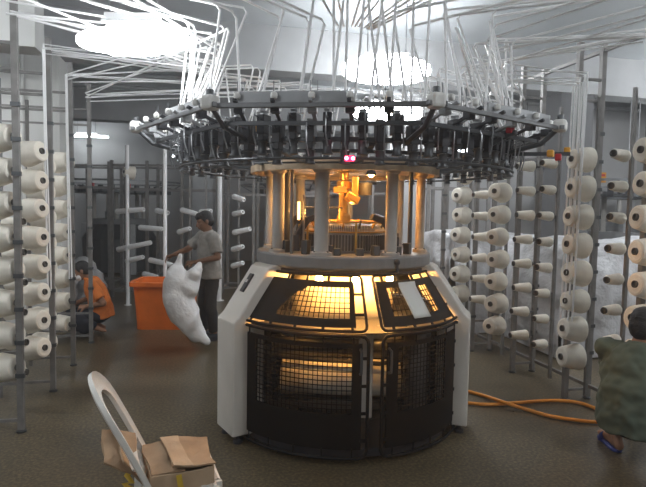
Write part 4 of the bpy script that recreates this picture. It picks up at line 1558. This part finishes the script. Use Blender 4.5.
# --- squatting worker in orange
gB = ground_at(98, 6.95)
JB = dict(pelvis=(0, 0.04, 0.255), chest=(0, -0.045, 0.53), neck=(0, -0.10, 0.70), head=(0, -0.205, 0.80),
          sh_l=(0.175, -0.06, 0.645), el_l=(0.265, 0.10, 0.42), wr_l=(0.13, -0.12, 0.36),
          sh_r=(-0.175, -0.08, 0.645), el_r=(-0.24, -0.16, 0.41), wr_r=(-0.06, -0.30, 0.37),
          hand_l=dict(d=(-0.35, -0.9, -0.1), n=(-0.6, 0.2, -0.6), c=0.7), hand_r=dict(d=(0.4, -0.8, -0.3), n=(0.3, 0.2, -0.8), c=0.7),
          hip_l=(0.09, 0.03, 0.23), kn_l=(0.16, -0.42, 0.20), an_l=(0.10, -0.08, 0.085), toe_l=(0.09, 0.08, 0.035),
          hip_r=(-0.09, 0.03, 0.23), kn_r=(-0.17, -0.44, 0.22), an_r=(-0.12, -0.12, 0.085), toe_r=(-0.11, 0.04, 0.035),
          heel_l=(0.10, -0.03, 0.10), heel_r=(-0.12, -0.07, 0.10),
          shirt=dict(sleeve=0.78, secs=[((0, 0.05, 0.19), 0.178, 0.150, (0, -0.2, 1)), ((0, 0.035, 0.32), 0.180, 0.145, (0, -0.25, 1)),
                                        ((0, -0.005, 0.45), 0.175, 0.138, (0, -0.3, 1)), ((0, -0.05, 0.57), 0.180, 0.130, (0, -0.35, 1)),
                                        ((0, -0.08, 0.65), 0.145, 0.105, (0, -0.4, 1)), ((0, -0.10, 0.70), 0.08, 0.08, (0, -0.5, 1))]))
pB = person(gB, face_room(-0.97, -0.22), JB, M_skin2, M_shirtB, M_trouB,
            'person in orange shirt and white face mask squatting low by the left creel', 1.0, (0.42, 0, 0.0), mask=True, hair_len=1)
# dark cloth across the lap
m = MB()
a = ground_at(71, 6.75)
for (px, py, rx, rz_) in ((63, 323, 0.14, 0.11), (74, 322, 0.17, 0.13), (86, 326, 0.13, 0.09), (60, 316, 0.07, 0.06)):
    q = at_depth(px, py, 6.62)
    q.z = max(q.z, rz_ * 0.92)
    m.ball(q, (rx, rx * 0.75, rz_))
o = blob(m, 'cloth_bundle', M_trouB, None, 0.016, 3, 0.03, 7)
tag(o, 'dark cloth bundle on the floor before the squatting worker', 'cloth')

# --- crouching worker in green, cut by the right edge
gC = ground_at(646, 3.55)
JC = dict(pelvis=(0, 0.06, 0.27), chest=(0, 0.0, 0.58), neck=(0.0, -0.02, 0.775), head=(0.0, -0.075, 0.89),
          sh_l=(0.205, -0.01, 0.715), el_l=(0.275, -0.20, 0.52), wr_l=(0.16, -0.50, 0.46),
          sh_r=(-0.205, -0.01, 0.715), el_r=(-0.27, -0.16, 0.48), wr_r=(-0.15, -0.46, 0.44),
          hand_l=dict(d=(-0.3, -0.9, -0.2), n=(-0.6, 0.1, -0.6), c=0.6), hand_r=dict(d=(0.3, -0.9, -0.2), n=(0.6, 0.1, -0.6), c=0.6),
          hip_l=(0.10, 0.04, 0.25), kn_l=(0.22, -0.36, 0.42), an_l=(0.125, -0.03, 0.10), toe_l=(0.285, -0.155, 0.045),
          hip_r=(-0.10, 0.04, 0.25), kn_r=(-0.20, -0.36, 0.42), an_r=(-0.16, -0.05, 0.10), toe_r=(-0.21, -0.22, 0.045),
          heel_l=(0.09, 0.0, 0.055), heel_r=(-0.15, -0.01, 0.055),
          shirt=dict(sleeve=1.5, secs=[((0, 0.10, 0.205), 0.185, 0.155, (0, -0.1, 1)), ((0, 0.09, 0.33), 0.205, 0.165, (0, -0.1, 1)),
                                       ((0, 0.06, 0.48), 0.210, 0.16, (0, -0.15, 1)), ((0, 0.025, 0.61), 0.218, 0.150, (0, -0.2, 1)),
                                       ((0, 0.0, 0.71), 0.185, 0.118, (0, -0.25, 1)), ((0.0, -0.015, 0.775), 0.085, 0.085, (0, -0.3, 1))]))
pC = person(gC, face_room(0.80, 0.55), JC, M_skin2, M_shirtC, M_trouC,
            'person in faded green shirt crouching with back turned at the right edge', 1.08, (0.25, 0, 0.1), shoe=(M_blue, 'slipper'), wrinkle=0.022)

# ================================================================ orange tub
gT = at_z(160, 331, 0)
tub = empty('storage_tub', gT + Vector((0.07, 0.33, 0)), YAW + R(4), 'orange plastic tub standing behind the white plastic sack', 'tub')


def tub_sec(w, d, z, r=0.07, n=5):
    out = []
    for (sx, sy, a0) in ((1, 1, 0), (-1, 1, 90), (-1, -1, 180), (1, -1, 270)):
        for k in range(n):
            a = R(a0 + 90 * k / (n - 1))
            out.append(Vector((sx * (w / 2 - r) + r * math.cos(a), sy * (d / 2 - r) + r * math.sin(a), z)))
    return out


secs = [tub_sec(0.70, 0.52, 0.0), tub_sec(0.73, 0.55, 0.28), tub_sec(0.731, 0.551, 0.285), tub_sec(0.78, 0.60, 0.60), tub_sec(0.86, 0.68, 0.605, 0.09), tub_sec(0.87, 0.69, 0.585, 0.09),
        tub_sec(0.87, 0.69, 0.64, 0.09), tub_sec(0.76, 0.58, 0.64), tub_sec(0.70, 0.52, 0.06)]
m = MB()
n = len(secs[0])
m.v = [p for s in secs for p in s]
for j in range(len(secs) - 1):
    for k in range(n):
        l = (k + 1) % n
        m.f.append((j * n + k, j * n + l, (j + 1) * n + l, (j + 1) * n + k))
m.f.append(tuple(range(n - 1, -1, -1)))
m.f.append(tuple((len(secs) - 1) * n + k for k in range(n)))
m.build('tub_shell', M_orange, tub, smooth=True, weld=False)
for s in (-1, 1):
    MB().box((s * 0.445, 0, 0.60), (0.03, 0.20, 0.03)).build('grip', M_orange, tub, bevel=0.006)
m = MB()
q = tub.location
for (x, y, z, r) in ((0.05, 0.05, 0.50, 0.16), (-0.12, 0.02, 0.47, 0.14), (0.2, -0.02, 0.48, 0.12), (0.02, -0.05, 0.58, 0.09), (0, 0, 0.30, 0.2), (0, 0, 0.2, 0.17)):
    m.ball(q + Vector((x, y, z)), (r, r * 0.9, r * 0.75))
o = blob(m, 'cloth_heap', M_sheet, None, 0.02, 3, 0.03, 8)
tag(o, 'crumpled pale cloth heaped inside the orange tub', 'cloth')
# ================================================================ plastic chair with cardboard in the foreground
CD = 2.36
def cam_floor(x, y):              # right of / ahead of the camera, on the floor
    return Vector((x * math.cos(YAW) - y * math.sin(YAW), x * math.sin(YAW) + y * math.cos(YAW), 0))


chair_loc = cam_floor(-0.62, 2.48)
# local +X is the way the chair faces
crz = YAW + R(22)
ch = empty('plastic_chair', chair_loc, crz, 'white plastic chair with pierced loop back, near the bottom left', 'chair')
SZ = 0.43
m = MB()
vs, fs = [], []
nx, ny = 14, 14
for s in (0, 1):
    for j in range(ny + 1):
        for i in range(nx + 1):
            u, v = i / nx - 0.5, j / ny - 0.5
            w = 0.43 - 0.05 * (0.5 - u)
            z = SZ - 0.014 * math.cos(PI * u) * math.cos(PI * v) - (0.03 * max(0, u - 0.3) / 0.2) - s * 0.012
            vs.append((u * 0.33 - 0.05, v * w, z))
K = (nx + 1) * (ny + 1)
for j in range(ny):
    for i in range(nx):
        a = j * (nx + 1) + i
        q = (a, a + 1, a + nx + 2, a + nx + 1)
        fs.append(q); fs.append(tuple(K + x for x in q[::-1]))
rim = [i for i in range(nx + 1)] + [j * (nx + 1) + nx for j in range(1, ny + 1)] + [ny * (nx + 1) + i for i in range(nx - 1, -1, -1)] + [j * (nx + 1) for j in range(ny - 1, 0, -1)]
for a, b_ in zip(rim, rim[1:] + rim[:1]):
    fs.append((b_, a, K + a, K + b_))
m.add(vs, fs)
m.build('seat', M_white_pl, ch, smooth=True)
m = MB()
m.tube([(0.11, -0.16, SZ - 0.035), (0.11, 0.16, SZ - 0.035)], 0.02, 8, flat=1.6, flatup=(0, 0, 1))
for s in (-1, 1):
    m.tube([(-0.2, s * 0.19, SZ - 0.03), (0.11, s * 0.17, SZ - 0.04)], 0.018, 8, flat=0.6, flatup=(0, 0, 1))
m.build('seat_apron', M_white_pl, ch, smooth=True)
# loop back: one wide flattened band rising from the seat, over the top and down the other side
LEAN = 0.20


def bk(y, z):                     # point of the curved back surface
    t = (z - SZ) / 0.44
    return Vector((-0.195 - LEAN * t - 0.02 * t * t + 0.30 * y * y, y, z))


loop = []
for z in (0.40, 0.46, 0.52, 0.58, 0.64, 0.70):
    loop.append((-0.20 - 0.01 * (z - 0.4), z))
for a in range(0, 181, 15):
    loop.append((-0.200 * math.cos(R(a)), 0.735 + 0.125 * math.sin(R(a))))
loop += [(-y, z) for (y, z) in reversed(loop[:6])]
m = MB()
pts = [bk(y, z) for (y, z) in loop]
nseg = len(pts)
vs, fs = [], []
HW, HT = 0.038, 0.006
for i, p in enumerate(pts):
    d = (pts[min(i + 1, nseg - 1)] - pts[max(i - 1, 0)]).normalized()
    nrm = Vector((1, -0.6 * p.y, LEAN / 0.44)).normalized()
    side = d.cross(nrm).normalized()
    nrm = side.cross(d).normalized()
    wtop = HW * (1 + 0.25 * max(0, (p.z - 0.70) / 0.16))
    prof = [(-wtop, 0.016), (-wtop * 0.9, -0.004), (-wtop * 0.4, -0.010), (wtop * 0.4, -0.010), (wtop * 0.9, -0.004), (wtop, 0.016), (wtop * 0.9, 0.012),
            (wtop * 0.4, 0.002), (-wtop * 0.4, 0.002), (-wtop * 0.9, 0.012)]
    for (a, b_) in prof:
        vs.append(p + side * a + nrm * b_)
P_ = 10
for i in range(nseg - 1):
    for k in range(P_):
        l = (k + 1) % P_
        fs.append((i * P_ + k, i * P_ + l, (i + 1) * P_ + l, (i + 1) * P_ + k))
fs.append(tuple(range(P_ - 1, -1, -1))); fs.append(tuple((nseg - 1) * P_ + k for k in range(P_)))
m.add(vs, fs)
bo = m.build('backrest', M_white_pl, ch, smooth=True)
for y in (-0.10, 0.0, 0.10):
    top = 0.735 + 0.125 * math.sqrt(max(0, 1 - (y / 0.2) ** 2)) - 0.02
    zs = [0.42 + (0.53 - 0.42) * k / 6 for k in range(7)]
    MB().tube([bk(y, z) for z in zs], 0.024, 8, flat=0.22, flatup=(0, 1, 0)).build('back_slat', M_white_pl, bo, smooth=True)
MB().tube([bk(y, 0.535) - Vector((0.006, 0, 0)) for y in (-0.19, -0.12, -0.05, 0.05, 0.12, 0.19)], 0.022, 8, flat=0.25, flatup=(0, 0, 1)).build('back_rail', M_white_pl, bo, smooth=True)
for sx in (-1, 1):
    for s in (-1, 1):
        x0, y0 = sx * 0.14 - 0.05, s * 0.17
        x1, y1 = sx * 0.165 - 0.055, s * 0.19
        mm = MB()
        for (ax, ay) in ((0.03, 0.007), (0.007, 0.03)):
            top, bot = Vector((x0, y0, SZ - 0.01)), Vector((x1, y1, 0.0))
            vs = []
            for p, sc in ((top, 1.25), (bot, 0.8)):
                for i, j in ((-1, -1), (1, -1), (1, 1), (-1, 1)):
                    vs.append(p + Vector((i * ax * sc - sx * 0 + (0.0), j * ay * sc, 0)) - Vector((sx * ax * 0.0, 0, 0)))
            mm.add(vs, [(3, 2, 1, 0), (4, 5, 6, 7), (0, 1, 5, 4), (1, 2, 6, 5), (2, 3, 7, 6), (3, 0, 4, 7)])
        mm.build('leg', M_white_pl, ch, bevel=0.003)

CWm = Matrix.Translation(chair_loc) @ Matrix.Rotation(crz, 4, 'Z')


def crumple(m, name, material, parent, disp, scale, cuts=3):
    o = m.build(name, material, parent)
    bm = bmesh.new(); bm.from_mesh(o.data)
    bmesh.ops.subdivide_edges(bm, edges=bm.edges[:], cuts=cuts, use_grid_fill=True)
    for v in bm.verts:
        q = v.co * scale
        v.co += Vector((noise.noise(q), noise.noise(q + Vector((7, 3, 1))), noise.noise(q + Vector((1, 9, 4))))) * disp
    bm.to_mesh(o.data); bm.free()
    return o


# carton on the seat: pale sides, brown flaps folded over the top, a strap
box = empty('cardboard_box', cam_floor(-0.70, 2.42) + Vector((0, 0, SZ - 0.003)), YAW + R(24), 'battered cardboard box resting on the seat of the plastic chair', 'box')
BX0, BX1, BY0, BY1, BH = -0.10, 0.175, -0.185, 0.135, 0.075
m = MB()
t = 0.006
for (c, s) in ((((BX0 + BX1) / 2, BY0, BH / 2), (BX1 - BX0, t, BH)), (((BX0 + BX1) / 2, BY1, BH / 2), (BX1 - BX0, t, BH)),
               ((BX0, (BY0 + BY1) / 2, BH / 2), (t, BY1 - BY0, BH)), ((BX1, (BY0 + BY1) / 2, BH / 2), (t, BY1 - BY0, BH)),
               (((BX0 + BX1) / 2, (BY0 + BY1) / 2, 0.004), (BX1 - BX0, BY1 - BY0, t))):
    m.box(c, s)
crumple(m, 'carton', M_kraft, box, 0.012, 9)
m = MB()
m.box((-0.025, -0.02, BH + 0.010), (0.15, 0.32, 0.007), Euler((0.05, -0.05, 0.02)).to_matrix())
crumple(m, 'flap', M_card, box, 0.018, 9)
m = MB()
m.box((0.105, -0.02, BH + 0.012), (0.18, 0.33, 0.007), Euler((-0.02, 0.13, -0.06)).to_matrix())
crumple(m, 'flap', M_card, box, 0.022, 8)
m = MB()
m.box((0.035, -0.02, BH + 0.030), (0.085, 0.335, 0.006), Euler((0, 0.18, 0.05)).to_matrix())
crumple(m, 'folded_strip', M_kraft, box, 0.018, 9)
m = MB()
m.tube([(0.02, BY0 - 0.014, 0.075), (0.025, BY0 - 0.016, 0.04), (0.03, BY0 - 0.014, 0.01)], 0.012, 6, flat=0.2, flatup=(0, 1, 0))
m.build('strap', M_yel, box)
# torn cardboard poking out through the chair back
m = MB()
m.box((-0.255, -0.045, 0.525), (0.007, 0.30, 0.20), Euler((0.10, -0.62, 0.05)).to_matrix())
m.box((-0.300, -0.02, 0.560), (0.14, 0.27, 0.007), Euler((0.20, 0.35, 0.10)).to_matrix())
m.box((-0.335, 0.05, 0.545), (0.05, 0.13, 0.05), Euler((0.4, 0.5, 0.4)).to_matrix())
for i in range(len(m.v)):
    m.v[i] = CWm @ m.v[i]
o = crumple(m, 'cardboard_scrap', M_card, None, 0.02, 9)
tag(o, 'torn brown cardboard piece poking out behind the chair back', 'cardboard')
m = MB()
pts = [CWm @ Vector(p) for p in ((-0.245, -0.08, 0.50), (-0.275, -0.10, 0.475), (-0.255, -0.13, 0.455), (-0.285, -0.10, 0.44), (-0.26, -0.12, 0.42))]
m.tube(pts, 0.013, 6, flat=0.25)
o = m.build('strap', M_yel, None, smooth=True)
tag(o, 'yellow strap end hanging below the torn cardboard at the chair back', 'strap')
# ================================================================ world and view
w = bpy.data.worlds.new('world')
scn.world = w
w.use_nodes = True
w.node_tree.nodes['Background'].inputs[0].default_value = (0.6, 0.66, 0.72, 1)
w.node_tree.nodes['Background'].inputs[1].default_value = 0.05
vs_ = scn.view_settings
vs_.view_transform = 'Standard'
vs_.look = 'None'
vs_.exposure = EXPOSURE
vs_.gamma = 1.0
vs_.use_curve_mapping = False
# haze added to imitate lamp glare and lifted blacks, besides lint dust
vn = w.node_tree.nodes.new('ShaderNodeVolumeScatter')
vn.inputs['Density'].default_value = 0.010
vn.inputs['Anisotropy'].default_value = 0.55
vn.inputs['Color'].default_value = (0.93, 0.96, 1.0, 1)
w.node_tree.links.new(vn.outputs[0], w.node_tree.nodes['World Output'].inputs['Volume'])
